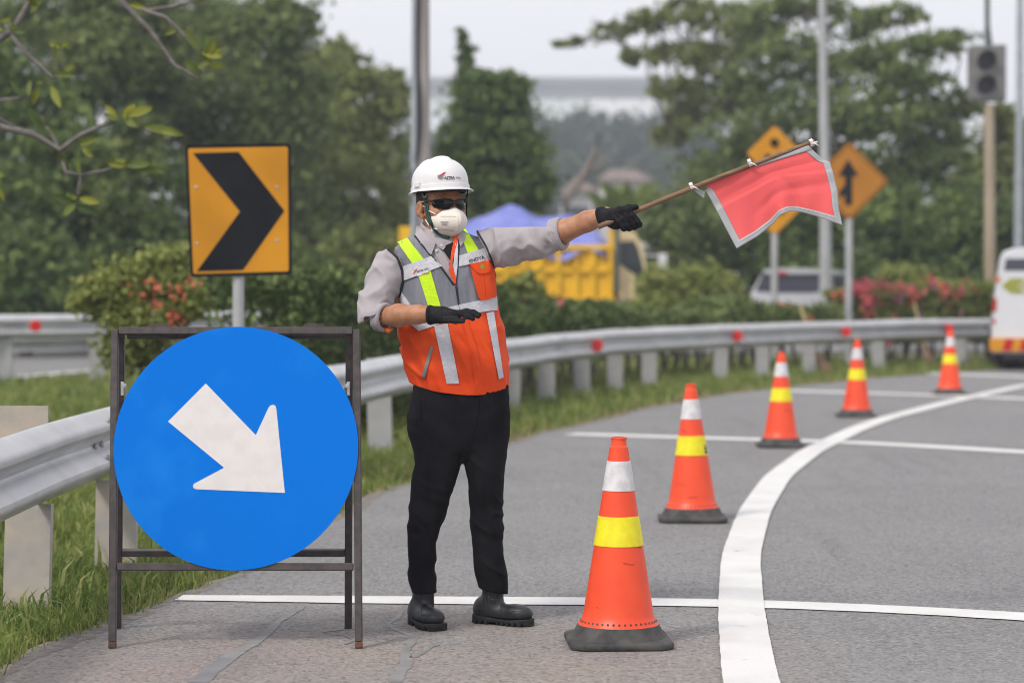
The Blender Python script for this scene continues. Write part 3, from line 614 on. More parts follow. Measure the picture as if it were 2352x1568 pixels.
# ------------------------------------------------------------------ diamond signs
def diamond(cx, cy, h, Y): return [(cx, cy - h), (cx + h, cy), (cx, cy + h), (cx - h, cy)]
DB = empty('road_sign', (at(1950, 640, 37.2)[0], 37.25, 0), 'large orange merge sign with a black arrow, right of the flag', 'road sign')
plate('plate', rrect(diamond(1950, 417, 92, 0), 10), 37.2, AMBER2, DB, 0.004); 
MB().prism([at(x, y, 37.19) for x, y in rrect(diamond(1950, 417, 86, 0), 8)], (0, 0.002, 0)).build('border_line', SIGNB, DB)
MB().prism([at(x, y, 37.183) for x, y in rrect(diamond(1950, 417, 83, 0), 8)], (0, 0.002, 0)).build('orange_field', AMBER2, DB)
plate('merge_arrow', [(1948, 366), (1972, 404), (1957, 404), (1957, 470), (1941, 470), (1941, 448), (1928, 454), (1928, 440), (1941, 424), (1941, 404), (1926, 404)], 37.17, SIGNB, DB, 0.004)
px_ = at(1950, 500, 37.25)[0]; MB().tube([(px_, 37.25, 0), (px_, 37.25, at(1950, 345, 37.2)[2])], 0.055, 12).build('post', GALV, DB, autosmooth=0.8)
DA = empty('road_sign', (at(1779, 640, 40)[0], 40.06, 0), 'pair of stacked amber diamond signs half hidden behind the red flag', 'road sign')
for cy in (352, 476):
    plate('plate', rrect(diamond(1779, cy, 64, 0), 8), 40, AMBER, DA, 0.004)
    p = at(1779, cy - 24 if cy < 400 else cy + 4, 39.98); MB().lathe([(0, 0.01), (0.07, 0.008), (0.075, 0)], (0, 0, 0), 16).build('black_disc', SIGNB, DA).data.transform(Matrix.Translation(Vector(p - ORG[DA.name])) @ Matrix.Rotation(math.pi / 2, 4, 'X') @ Matrix.Translation(Vector(ORG[DA.name])))
    for dx in (-15, 15): plate('black_figure', [(1779 + dx - 9, cy + 18), (1779 + dx - 6, cy + 2), (1779 + dx + 6, cy + 2), (1779 + dx + 9, cy + 18), (1779 + dx, cy + 12)], 39.98, SIGNB, DA, 0.004)
px_ = at(1779, 500, 40.06)[0]; MB().tube([(px_, 40.06, 0), (px_, 40.06, at(1779, 300, 40)[2])], 0.055, 12).build('post', GALV, DA, autosmooth=0.8)
# ------------------------------------------------------------------ poles
CONC = M('weathered_concrete', (0.3, 0.27, 0.25), (0.4, 0.37, 0.35), 5, 0.85, 0.2, stretch=(1, 1, 0.2))
PIPE = M('bluish_pipe', (0.28, 0.31, 0.34), (0.34, 0.37, 0.40), 5, 0.6)
CABLE = M('black_cable', (0.03, 0.032, 0.036), None, rough=0.6)
YP = 26.0
pb = at(966, 640, YP); UP = empty('utility_pole', (pb[0], YP, 0), 'concrete utility pole with a grey pipe behind the worker\'s helmet', 'utility pole')
tp = at(970, -120, YP); MB().tube([(pb[0] + 0.02, YP, 0), (at(968, 370, YP)[0], YP, at(968, 370, YP)[2]), tuple(tp)], [0.10, 0.092, 0.075], 16).build('pole', CONC, UP, autosmooth=0.8)
MB().tube([at(950, 644, YP - 0.1) * np.array([1, 1, 0]), at(951, 300, YP - 0.1), at(953, -120, YP - 0.1)], [0.042, 0.038, 0.03], 10).build('conduit', PIPE, UP, autosmooth=0.8)
MB().tube([at(x, y, YP - 0.12) for x, y in ((948, 470), (947, 400), (957, 350), (965, 290), (964, 220), (957, 160), (957, 80), (959, 0), (960, -100))], 0.018, 6).build('cable', CABLE, UP, smooth=True)
YL = 45.0
lb = at(1897, 640, YL); LP = empty('street_lamp', (lb[0], YL, 0), 'tall galvanised lamp post between the two diamond signs', 'street lamp')
lt = at(1890, -900, YL); MB().tube([(lb[0], YL, 0), tuple(at(1896, 500, YL)), tuple(at(1888, 0, YL)), tuple(lt)], [0.13, 0.105, 0.07, 0.045], 12).build('pole', GALV, LP, autosmooth=0.8)
MB().box((lb[0], YL, 0.02), (0.4, 0.4, 0.04)).build('base_plate', GALV, LP); MB().tube([lt, lt + np.array([0.6, -0.2, 0.35]), lt + np.array([1.5, -0.4, 0.45])], [0.045, 0.04, 0.035], 8).build('arm', GALV, LP); MB().box(lt + np.array([1.75, -0.45, 0.45]), (0.6, 0.22, 0.1)).build('lamp_head', GALV, LP, bevel=0.03)
YL = 52.0
lb = at(2338, 640, YL); LP = empty('street_lamp', (lb[0], YL, 0), 'thin bluish lamp post at the right edge behind the traffic light', 'street lamp')
lt = at(2345, -900, YL); MB().tube([(lb[0], YL, 0), tuple(at(2342, 300, YL)), tuple(lt)], [0.12, 0.085, 0.045], 12).build('pole', PIPE, LP, autosmooth=0.8)
MB().tube([lt, lt + np.array([0.6, -0.2, 0.35]), lt + np.array([1.5, -0.4, 0.45])], [0.045, 0.04, 0.035], 8).build('arm', PIPE, LP); MB().box(lt + np.array([1.75, -0.45, 0.45]), (0.6, 0.22, 0.1)).build('lamp_head', PIPE, LP, bevel=0.03)
# ------------------------------------------------------------------ traffic light
TLBOX = M('faded_grey_housing', (0.13, 0.13, 0.13), (0.18, 0.175, 0.17), 4, 0.7); TLP = M('tan_painted_pole', (0.30, 0.24, 0.17), (0.36, 0.30, 0.22), 3, 0.7, stretch=(1, 1, .3)); TLD = M('dark_lens', (0.012, 0.015, 0.02), (0.03, 0.03, 0.035), 4, 0.25)
TLG = M('green_dark_pipe', (0.06, 0.085, 0.08), (0.09, 0.11, 0.1), 4, 0.6)
YT = 41.0
tb = at(2276, 640, YT); TL = empty('traffic_light', (tb[0], YT, 0), 'unlit grey two-lamp traffic light on a tan pole', 'traffic light')
MB().tube([(tb[0], YT, 0), tuple(at(2272, 240, YT))], [0.105, 0.085], 14).build('pole', TLP, TL, autosmooth=0.8)
MB().tube([at(2271, 108, YT), at(2268, 60, YT), at(2266, -200, YT)], [0.07, 0.045, 0.045], 10).build('upper_pole', TLG, TL, autosmooth=0.8)
hb = [at(x, y, YT - 0.12) for x, y in ((2228, 104), (2312, 102), (2312, 232), (2228, 232))]
hs_ = MB().prism(hb, (0, 0.28, 0)).build('housing', TLBOX, TL, bevel=0.03)
MB().prism([at(x, y, YT - 0.13) for x, y in ((2238, 112), (2290, 112), (2290, 224), (2238, 224))], (0, 0.02, 0)).build('door', TLBOX, TL, bevel=0.006)
for cy in (140, 196):
    c = at(2263, cy, YT - 0.135); R_ = 0.155
    m = MB(); an = np.linspace(0, 2 * math.pi, 24, endpoint=False); m.prism([c + R_ * np.array([math.cos(x), 0, math.sin(x)]) for x in an], (0, 0.03, 0)); m.build('lens', TLD, TL)
    an = np.linspace(-0.35, math.pi + 0.35, 24); G = [[c + R_ * 1.04 * np.array([math.cos(x), 0, math.sin(x)]) + np.array([0, -yy * (0.55 + 0.45 * max(math.sin(x), 0)), 0]) for x in an] for yy in (0, 0.24)]
    m = MB().grid(G); G2_ = [[p * 1.0 + np.array([0, 0, 0]) for p in g] for g in G]; m.build('visor', TLBOX, TL, smooth=True)
# ------------------------------------------------------------------ brooms leaning on the rail
WOODH = M('bamboo', (0.42, 0.33, 0.16), (0.32, 0.24, 0.12), 8, 0.7); BRIST = M('palm_bristle', (0.17, 0.10, 0.065), (0.26, 0.17, 0.11), 60, 0.95, 0.5)
def broom(hx, mx, bx, Y, lab):
    b = at(*bx, Y - 0.75); b[2] = 0.0; m_ = at(*mx, Y - 0.42); t = at(*hx, Y + 0.05)
    BR = empty('broom', (b[0], b[1], 0), lab, 'broom', 'stick brooms leaning on the guard rail')
    MB().tube([m_, t], 0.016, 8).build('handle', WOODH, BR, smooth=True)
    mb = MB(); ax = (m_ - b)
    for k in range(60):
        a = RNG.uniform(0, 6.28); r = RNG.uniform(0, 1) ** 0.5; off = np.array([math.cos(a), math.sin(a) * 0.6, 0]); e = b + off * r * 0.085 + np.array([0, 0, RNG.uniform(0, 0.05)])
        mb.tube([e, b + ax * 0.55 + off * r * 0.055, m_ + off * r * 0.022], [0.005, 0.007, 0.007], 4)
    tag(mb.build('bristles', BRIST, BR), kind='stuff'); MB().tube([b + ax * 0.86, b + ax * 0.93], 0.034, 10).build('binding', WOODH, BR, smooth=True)
broom((1838, 700), (1865, 792), (1903, 868), 35.0, 'brown stick broom left of the fourth cone')
broom((2100, 695), (2123, 790), (2140, 842), 37.6, 'brown stick broom left of the smallest cone')
# ------------------------------------------------------------------ yellow dump truck
TYEL = M('truck_yellow', (0.78, 0.47, 0.012), (0.7, 0.4, 0.012), 2, 0.5, 0.05); TCRM = M('cab_cream', (0.62, 0.5, 0.3), (0.56, 0.45, 0.26), 2, 0.4); TARP = M('blue_tarpaulin', (0.13, 0.16, 0.48), (0.2, 0.23, 0.55), 2.5, 0.55, 0.2, bscale=6)
GLASS = M('tinted_glass', (0.02, 0.028, 0.032), None, rough=0.12, spec=0.6); DARKM = M('dark_chassis', (0.02, 0.02, 0.022), (0.04, 0.04, 0.04), 8, 0.7); TYRE = M('tyre_rubber', (0.018, 0.018, 0.02), (0.03, 0.03, 0.03), 10, 0.8)
YK = 46.0; kx = lambda px: at(px, 640, YK)[0]; kz = lambda py: at(1300, py, YK)[2]
TR = empty('dump_truck', (kx(1200), YK + 1, 0), 'yellow dump truck with a blue tarpaulin driving behind the hedge', 'truck')
x0, x1 = kx(918), kx(1410); zb, zt_ = kz(694), kz(562)
MB().box(((x0 + x1) / 2, YK + 1.0, (zb + zt_) / 2), (x1 - x0, 2.0, zt_ - zb)).build('dump_body', TYEL, TR, bevel=0.02)
for k, px in enumerate(np.linspace(925, 1402, 13)): MB().box((kx(px), YK - 0.04, (zb + zt_) / 2 - 0.03), (0.09, 0.08, (zt_ - zb) * 0.86)).build('rib', TYEL, TR, bevel=0.012)
MB().box(((x0 + x1) / 2, YK - 0.05, zt_ - 0.05), (x1 - x0 + 0.02, 0.09, 0.1)).build('top_rail', TYEL, TR, bevel=0.01); MB().box(((x0 + x1) / 2, YK - 0.045, (zb + zt_) / 2 + 0.05), (x1 - x0 + 0.02, 0.07, 0.07)).build('middle_rail', TYEL, TR, bevel=0.01); MB().box(((x0 + x1) / 2, YK - 0.05, zb + 0.04), (x1 - x0 + 0.02, 0.09, 0.08)).build('bottom_rail', TYEL, TR, bevel=0.01)
MB().box((kx(930), YK - 0.03, kz(540)), (0.22, 0.12, kz(520) - kz(560))).build('rear_corner_post', TYEL, TR, bevel=0.01); MB().box((kx(1404), YK - 0.03, kz(545)), (0.1, 0.1, kz(525) - kz(562))).build('front_corner_post', TYEL, TR, bevel=0.01)
MB().box(((x0 + x1) / 2 + 0.3, YK + 1.0, zb - 0.18), (x1 - x0 + 0.6, 0.8, 0.28)).build('chassis', DARKM, TR)
top = [(945, 560), (985, 545), (1030, 530), (1070, 508), (1110, 490), (1150, 474), (1175, 468), (1200, 476), (1235, 492), (1275, 494), (1310, 489), (1340, 494), (1370, 515), (1395, 545), (1402, 562)]
tx = np.linspace(945, 1402, 60); tyy = np.interp(tx, [p[0] for p in top], [p[1] for p in top]); G = []
for v in np.linspace(0, 1, 16):
    row = []
    for a, b_ in zip(tx, tyy):
        prof = math.sin(min(v * 1.25, 1) * math.pi / 2) ** 0.8 if v < 0.55 else math.cos((v - 0.55) / 0.45 * 1.3)
        sag = 585 + 10 * math.sin(a * 0.05); z = kz(sag) + (kz(b_) - kz(sag)) * prof; row.append((kx(a), YK - 0.12 + 2.2 * v + 0.05 * math.sin(a * 0.09 + 5 * v), z))
    G.append(row)
G = np.array(G); G[:, :, 2] += 0.05 * vnoise(G.reshape(-1, 3), 2.2, 3).reshape(G.shape[:2]); MB().grid(G).build('tarpaulin', TARP, TR, smooth=True)
cabp = [(1418, 690), (1418, 538), (1432, 530), (1458, 534), (1474, 560), (1488, 622), (1491, 690)]
MB().prism([at(x, y, YK + 0.1) for x, y in cabp], (0, 1.7, 0)).build('cab', TCRM, TR, bevel=0.03)
plate('side_window', [(1424, 556), (1456, 552), (1466, 570), (1479, 622), (1470, 640), (1424, 606)], YK + 0.1, GLASS, TR, 0.01, -0.012)
MB().tube([at(1418, 520, YK - 0.1), at(1418, 668, YK - 0.1)], 0.045, 8).build('exhaust_stack', TLG, TR); 
mb = MB(); mb.box(at(1522, 600, YK - 0.1), (0.16, 0.06, 0.3)); mb.tube([at(1480, 585, YK), at(1522, 590, YK - 0.08)], 0.015, 6); mb.build('mirror', M('white_plastic', (0.6, 0.6, 0.62), None, rough=0.5), TR, bevel=0.01)
def wheel(c, r, w, parent, mat_rim):
    def rt(m): m.v = [(c[0] + p[0], c[1] + p[2], c[2] + p[1]) for p in m.v]; return m
    ty = rt(MB().lathe([(r * 0.55, -w / 2), (r * 0.93, -w / 2), (r, -w / 2 + 0.03), (r, w / 2 - 0.03), (r * 0.93, w / 2), (r * 0.55, w / 2)], (0, 0, 0), 24)).build('wheel', TYRE, parent, autosmooth=0.6)
    rt(MB().lathe([(0.02, -w / 2 + 0.02), (r * 0.5, -w / 2 + 0.01), (r * 0.56, -w / 2 - 0.005), (r * 0.56, w / 2)], (0, 0, 0), 20)).build('rim', mat_rim, ty, autosmooth=0.6)
for px in (1010, 1085, 1452):
    for yy in (0.25, 1.75): wheel((kx(px), YK + yy, 0.42), 0.42, 0.3, TR, GALV)
# ------------------------------------------------------------------ white minivan, rear view
CSIL = M('car_silver', (0.47, 0.48, 0.51), (0.43, 0.44, 0.47), 1, 0.3, spec=0.5, coat=0.4); VWH = M('car_white', (0.62, 0.63, 0.66), (0.58, 0.59, 0.62), 1, 0.3, spec=0.5, coat=0.4); LRED = M('lamp_red', (0.45, 0.01, 0.01), None, rough=0.25); CARGL = M('car_glass', (0.06, 0.062, 0.085), None, rough=0.18, spec=0.5)
YV = 51.0; vx = lambda px: at(px, 640, YV)[0]; vz = lambda py: at(1800, py, YV)[2]
CV = empty('minivan', (vx(1815), YV + 2, 0), 'silver-white minivan seen from behind above the hedge', 'car')
sec = [(1712, 790), (1708, 730), (1712, 690), (1722, 680), (1748, 632), (1760, 620), (1800, 616), (1860, 617), (1893, 623), (1903, 634), (1910, 682), (1916, 695), (1916, 790)]
G = []
for dx, yy, sc in ((0, 0.0, 0.97), (0.0, 0.06, 1.0), (34, 0.9, 1.0), (92, 2.4, 1.0), (122, 3.2, 0.96)):
    G.append([at(1812 + (x - 1812) * sc + dx, 790 + (y - 790) * sc, YV) + np.array([0, yy, 0]) for x, y in sec])
m = MB().grid(np.array(G)); n_ = len(sec); m.f += [tuple(range(n_)), tuple(4 * n_ + j for j in range(n_ - 1, -1, -1))]; m.build('body', CSIL, CV, bevel=0.02, autosmooth=0.6)
hoodp = [at(x, y, YV) + np.array([0, 3.2, 0]) for x, y in ((1762, 790), (1762, 690), (1785, 668), (2010, 672), (2040, 694), (2040, 790))]; MB().prism(hoodp, (0.25, 1.2, 0)).build('bonnet', CSIL, CV, bevel=0.08)
plate('rear_window', [(1734, 668), (1752, 628), (1765, 624), (1850, 625), (1893, 632), (1899, 668), (1860, 672), (1780, 672)], YV, CARGL, CV, 0.012, -0.012)
plate('roof_spoiler', [(1752, 626), (1758, 618), (1885, 618), (1892, 628), (1850, 629), (1765, 629)], YV, CSIL, CV, 0.15, -0.08)
plate('brake_light', [(1782, 624), (1808, 624), (1806, 630), (1784, 630)], YV, LRED, CV, 0.02, -0.1)
for a in (0, 1):
    b_ = [(1712, 690), (1728, 688), (1724, 735), (1711, 735)] if a == 0 else [(1896, 690), (1913, 690), (1914, 735), (1900, 735)]
    plate('tail_light', b_, YV, LRED, CV, 0.03, -0.02)
MB().prism([at(x, y, YV - 0.04) for x, y in ((1725, 745), (1900, 745), (1900, 782), (1725, 782))], (0, 0.2, 0)).build('bumper', CSIL, CV, bevel=0.03); plate('number_plate', [(1785, 716), (1842, 716), (1842, 732), (1785, 732)], YV, SIGNB, CV, 0.01, -0.015)
G = []
def side(px_a, py_a, ya, px_b, py_b, yb): return [at(px_a, py_a, YV) + np.array([0.02, ya, 0]), at(px_b, py_b, YV) + np.array([0.02, yb, 0])]
for ya, yb in ((0.35, 1.2), (1.3, 2.25)):
    f = lambda y: np.interp(y, [0, 0.9, 2.4, 3.2], [0, 34, 92, 122]); q_ = [at(1911 + f(ya), 676, YV) + np.array([0.012, ya, 0]), at(1911 + f(yb), 676, YV) + np.array([0.012, yb, 0]), at(1905 + f(yb), 630, YV) + np.array([0.012, yb, 0]), at(1905 + f(ya), 630, YV) + np.array([0.012, ya, 0])]
    MB().prism(q_, (-0.01, 0, 0)).build('side_window', CARGL, CV)
wheel((vx(1735), YV + 0.8, 0.32), 0.32, 0.22, CV, GALV); wheel((vx(1903), YV + 0.8, 0.32), 0.32, 0.22, CV, GALV); wheel((vx(1770), YV + 3.3, 0.32), 0.32, 0.22, CV, GALV); wheel((vx(1945), YV + 3.3, 0.32), 0.32, 0.22, CV, GALV)
# ------------------------------------------------------------------ white van at the right edge
YN = 35.6; nx = lambda px: at(px, 640, YN)[0]; W_ = 1.7; xl = nx(2279); VB = empty('van', (xl + W_ / 2, YN + 2, 0), 'white van with red and yellow striped bumper, cut by the right edge', 'van')
def vp(u, py): return np.array([xl + u * W_, YN, at(2300, py, YN)[2]])       # u 0..1 across the rear
half = [(0.005, 815), (-0.012, 790), (-0.01, 742), (0.0, 705), (0.02, 660), (0.04, 625), (0.065, 590), (0.095, 577), (0.16, 571), (0.3, 568)]
sec = half + [(1 - u, y) for u, y in half[::-1]]
G = [[vp(0.5 + (u - 0.5) * s_, 700 + (y - 700) * s_) + np.array([0, yy, 0]) for u, y in sec] for yy, s_ in ((0, 0.965), (0.05, 0.99), (0.15, 1.0), (3.2, 1.0), (4.1, 0.9))]
m = MB().grid(np.array(G)); n_ = len(sec); m.f += [tuple(range(n_)), tuple(4 * n_ + j for j in range(n_ - 1, -1, -1))]; m.build('body', VWH, VB, autosmooth=0.5)
def vplate(name, uv, mat, dy=-0.012, th=0.03): return MB().prism([vp(u, y) + np.array([0, dy, 0]) for u, y in uv], (0, th, 0)).build(name, mat, VB)
vplate('rear_window', [(0.1, 621), (0.115, 594), (0.885, 594), (0.9, 621)], CARGL); vplate('bumper', [(-0.015, 806), (-0.02, 776), (1.02, 776), (1.015, 806)], AMBER, -0.07, 0.2)
for k in range(7):
    u0 = 0.09 + k * 0.145; vplate('red_stripe', [(u0, 805), (u0 + 0.075, 805), (u0 + 0.1, 777), (u0 + 0.025, 777)], LRED, -0.075, 0.01)
for s_ in (0, 1):
    f = (lambda u: u) if s_ == 0 else (lambda u: 1 - u)
    vplate('tail_light', [(f(0.0), 715), (f(0.035), 715), (f(0.04), 685), (f(0.012), 685)], LRED, -0.015); vplate('indicator', [(f(0.02), 650), (f(0.055), 648), (f(0.075), 636), (f(0.035), 636)], M('lamp_orange', (0.6, 0.16, 0.06), None, rough=0.3), -0.015)
    vplate('reflector', [(f(-0.002), 742), (f(0.03), 742), (f(0.03), 733), (f(0.0), 733)], LRED, -0.015)
    wheel((xl + f(0.115) * W_, YN + 0.6, 0.33), 0.33, 0.22, VB, GALV); wheel((xl + f(0.115) * W_, YN + 3.3, 0.33), 0.33, 0.22, VB, GALV)
LIME = M('lime_print', (0.34, 0.36, 0.03), (0.3, 0.31, 0.03), 5, 0.5)
for k in range(4):
    u0 = 0.08 + k * 0.034; hh = 18 - 0.5 * k; vplate('arrow_mark', [(u0, 656), (u0 + 0.08, 656 - hh), (u0 + 0.105, 656 - hh), (u0 + 0.03, 656), (u0 + 0.105, 656 + hh), (u0 + 0.08, 656 + hh)], LIME, -0.014, 0.01)
vplate('arrow_shaft', [(0.24, 652), (0.62, 652), (0.62, 660), (0.24, 660)], LIME, -0.013, 0.01)
vplate('number_plate', [(0.38, 752), (0.62, 752), (0.62, 766), (0.38, 766)], SIGNB); vplate('door_seam', [(0.498, 770), (0.502, 770), (0.502, 575), (0.498, 575)], DARKM, -0.004, 0.01); vplate('green_mark', [(0.33, 728), (0.36, 728), (0.36, 716), (0.33, 716)], M('green_print', (0.02, 0.25, 0.12), None), -0.012, 0.01)
MB().prism([vp(0.1, 825), vp(0.9, 825), vp(0.9, 800), vp(0.1, 800)], (0, 4, 0)).build('underbody', DARKM, VB)

_rl = np.array([xl, YN]); _th = -0.235; _c0 = ORG[VB.name][:2] - _rl; _cs, _sn = math.cos(_th), math.sin(_th)
VB.rotation_euler = (0, 0, _th); VB.location = (_rl[0] + _c0[0] * _cs - _c0[1] * _sn, _rl[1] + _c0[0] * _sn + _c0[1] * _cs, 0)
# ================================================================== foliage
BARKF = M('dark_bark', (0.06, 0.052, 0.045), (0.1, 0.088, 0.075), 5, 0.9)
def leafm(name, a, b, c, tr=0.3, sc=0.8): return M(name, a, b, sc, 0.55, attr='var', c3=c, transl=tr, spec=0.25, lo=0.3, hi=0.7)
LF_DARK = leafm('foliage_dark', (0.026, 0.056, 0.02), (0.055, 0.098, 0.028), (0.2, 0.27, 0.07), 0.25)
LF_MID = leafm('foliage_mid', (0.046, 0.082, 0.028), (0.085, 0.13, 0.042), (0.26, 0.31, 0.1), 0.3)
LF_OLIVE = leafm('foliage_olive', (0.068, 0.1, 0.032), (0.115, 0.15, 0.045), (0.31, 0.34, 0.105), 0.3)
LF_LIME = leafm('foliage_lime', (0.13, 0.185, 0.045), (0.18, 0.225, 0.055), (0.36, 0.38, 0.11), 0.3)
LF_HEDGE = leafm('foliage_hedge', (0.036, 0.068, 0.018), (0.07, 0.11, 0.03), (0.25, 0.31, 0.1), 0.2, 3)
LF_FRANGI = leafm('foliage_plumeria', (0.07, 0.12, 0.045), (0.1, 0.15, 0.05), (0.26, 0.27, 0.03), 0.3, 6)
PET_RED = M('petal_red', (0.72, 0.13, 0.08), (0.7, 0.2, 0.12), 9, 0.6, transl=0.3); PET_PINK = M('petal_pink', (0.55, 0.07, 0.17), (0.6, 0.16, 0.14), 3, 0.6, transl=0.3); PET_VIO = M('petal_violet', (0.38, 0.13, 0.34), (0.5, 0.2, 0.3), 3, 0.6, transl=0.3)
def leaf_quads(P, size, r, asp=0.5, droop=0.0, out=None):
    n = len(P); d = r.normal(size=(n, 3)); d[:, 2] -= droop
    if out is not None: d = d + out
    d /= np.linalg.norm(d, axis=1)[:, None]; u = r.normal(size=(n, 3)); s = np.cross(d, u); s /= np.linalg.norm(s, axis=1)[:, None]
    L = (size * r.uniform(0.6, 1.35, n))[:, None]; nn = np.cross(d, s)
    return np.stack([P - d * L * 0.5, P + s * L * asp * 0.5 + nn * L * 0.06, P + d * L * 0.5, P - s * L * asp * 0.5 + nn * L * 0.06], 1)
def leaves(name, P, size, mat, parent, seed, asp=0.5, droop=0.0, vpow=1.6, var=None):
    r = np.random.default_rng(seed); V = leaf_quads(P, size, r, asp, droop).reshape(-1, 3); n = len(P)
    v = r.uniform(0, 1, n) ** vpow if var is None else var
    o = mk_np(name, V, np.arange(4 * n).reshape(-1, 4), mat, parent, False, var=v); return o
def crown_pts(clusters, n, r, clump=0.22, per=26):
    vol = np.array([c[1][0] * c[1][1] * c[1][2] for c in clusters]) ** 0.72; w = vol / vol.sum(); out = []; cv = []
    for (c, rad), wi in zip(clusters, w):
        m = max(3, int(n * wi / per)); d = r.normal(size=(m, 3)); d /= np.linalg.norm(d, axis=1)[:, None]
        rr = r.uniform(0.25, 1.0, m) ** 0.45 * r.uniform(0.85, 1.12, m); cc = np.array(c) + d * rr[:, None] * np.array(rad)
        sp = clump * np.mean(rad) * r.uniform(0.5, 1.4, m); k = np.repeat(np.arange(m), per)
        cv.append((r.uniform(0, 1, m) ** 1.4)[k]); out.append(cc[k] + r.normal(size=(len(k), 3)) * sp[k][:, None] * np.array([1, 1, 0.6]))
    return np.concatenate(out), np.concatenate(cv)
def tree(name, label, base, trunk_r, clusters, n, size, mat, seed, cat='tree', group=None, clump=0.22, droop=0.3, lean=None, asp=0.5, bark=None, per=26, limbs=True):
    r = np.random.default_rng(seed); T_ = empty(name, base, label, cat, group); base = np.array(base, float); m = MB()
    cs = np.array([c[0] for c in clusters]); top = cs.mean(0) if lean is None else np.array(lean); zlo = cs[:, 2].min()
    fork = base + (top - base) * 0.45; m.tube([base - np.array([0, 0, 0.1]), base + (fork - base) * 0.5 + r.normal(size=3) * 0.1 * trunk_r, fork], [trunk_r * 1.25, trunk_r, trunk_r * 0.85], 10)
    if limbs:
        dist = np.linalg.norm(cs - fork, axis=1)
        for ci, c in enumerate(cs):
            near = [k for k in range(len(cs)) if dist[k] < dist[ci] * 0.8]; k = min(near, key=lambda k: np.linalg.norm(cs[k] - c)) if near else None
            s0, ra = (fork - (top - base) * 0.03, .4) if k is None else (cs[k], .16); mid = (s0 + c) / 2 + r.normal(size=3) * 0.1 * np.linalg.norm(c - s0)
            m.tube([s0, mid, c], [trunk_r * ra, trunk_r * ra * .65, trunk_r * 0.07], 7)
            for _ in range(2):
                e = c + r.normal(size=3) * np.array(clusters[0][1]) * 0.5; m.tube([mid, (mid + e) / 2 + r.normal(size=3) * 0.1, e], [trunk_r * 0.15, trunk_r * 0.1, trunk_r * 0.03], 5)
    m.build('trunk', bark or BARKF, T_, smooth=True); P, cv = crown_pts(clusters, n, r, clump, per); ok = P[:, 2] > 0.05; P, cv = P[ok], cv[ok]
    leaves('crown', P, size, mat, T_, seed + 1, asp, droop, var=np.clip(cv * .75 + r.uniform(-.1, .35, len(P)), 0, 1)); return T_
def cl(px, py, Y, rx, ry, rz=None):
    """cluster centred on a sight line at distance Y; radii in frame units at that distance"""
    k = Y / F; return (at(px, py, Y), (rx * k, (rx + ry) * 0.5 * k, ry * k))
def gb(px, Y): return (at(px, 644, Y)[0], Y, 0)
TG = 'trees beyond the left verge'; TGR = 'trees beyond the right-hand signs'
# left wood, far to near
tree('shade_tree', 'tall pale olive tree left of the utility pole', gb(800, 62), 0.28, [cl(800, 230, 62, 95, 110), cl(740, 330, 61, 110, 110), cl(880, 330, 62, 70, 110), cl(700, 190, 63, 80, 90), cl(820, 450, 60, 120, 100), cl(905, 210, 63, 45, 50), cl(780, 130, 64, 50, 50), cl(700, 520, 60, 100, 80), cl(880, 540, 60, 80, 70)], 15000, 0.24, LF_OLIVE, 21, group=TG)
tree('shade_tree', 'big rounded green tree behind the chevron sign', gb(560, 56), 0.35, [cl(560, 110, 56, 150, 110), cl(450, 60, 57, 130, 90), cl(640, 40, 56, 90, 70), cl(520, 260, 55, 160, 120), cl(660, 250, 56, 100, 120), cl(400, 230, 56, 110, 110), cl(560, 420, 55, 170, 120), cl(650, 540, 55, 140, 90), cl(450, 540, 55, 120, 90)], 19000, 0.23, LF_MID, 22, group=TG)
tree('shade_tree', 'bright green tree above the frangipani branches', gb(290, 52), 0.3, [cl(290, 60, 52, 120, 90), cl(200, 150, 51, 120, 110), cl(340, 180, 52, 110, 100), cl(120, 40, 53, 110, 80), cl(260, -40, 52, 150, 60)], 12000, 0.21, LF_MID, 23, group=TG)
tree('shade_tree', 'dark tree filling the left edge of the wood', gb(60, 47), 0.35, [cl(60, 300, 47, 140, 130), cl(180, 400, 46, 130, 110), cl(40, 480, 45, 140, 110), cl(300, 420, 48, 130, 110), cl(-60, 180, 47, 130, 130), cl(250, 560, 46, 150, 80), cl(90, 600, 45, 160, 70), cl(380, 560, 47, 120, 80)], 20000, 0.2, LF_DARK, 24, group=TG)
tree('shade_tree', 'leaning tree with a pale bare limb left of the chevron sign', gb(235, 44), 0.14, [cl(310, 300, 44, 55, 55), cl(330, 380, 44, 45, 40), cl(270, 470, 44, 60, 50)], 2200, 0.2, LF_MID, 25, group=TG, bark=M('pale_bark', (0.2, 0.17, 0.14), (0.28, 0.24, 0.2), 5, 0.9))
tree('shade_tree', 'dark green tree at the very left edge, mostly out of the picture', gb(-230, 50), 0.35, [cl(-230, 150, 50, 200, 140), cl(-60, 60, 50, 130, 90), cl(-330, 330, 49, 170, 140), cl(-180, 420, 49, 180, 130), cl(-520, 300, 51, 190, 150), cl(-480, 500, 50, 200, 130), cl(-250, 580, 49, 200, 110)], 14000, 0.22, LF_MID, 26, group=TG)
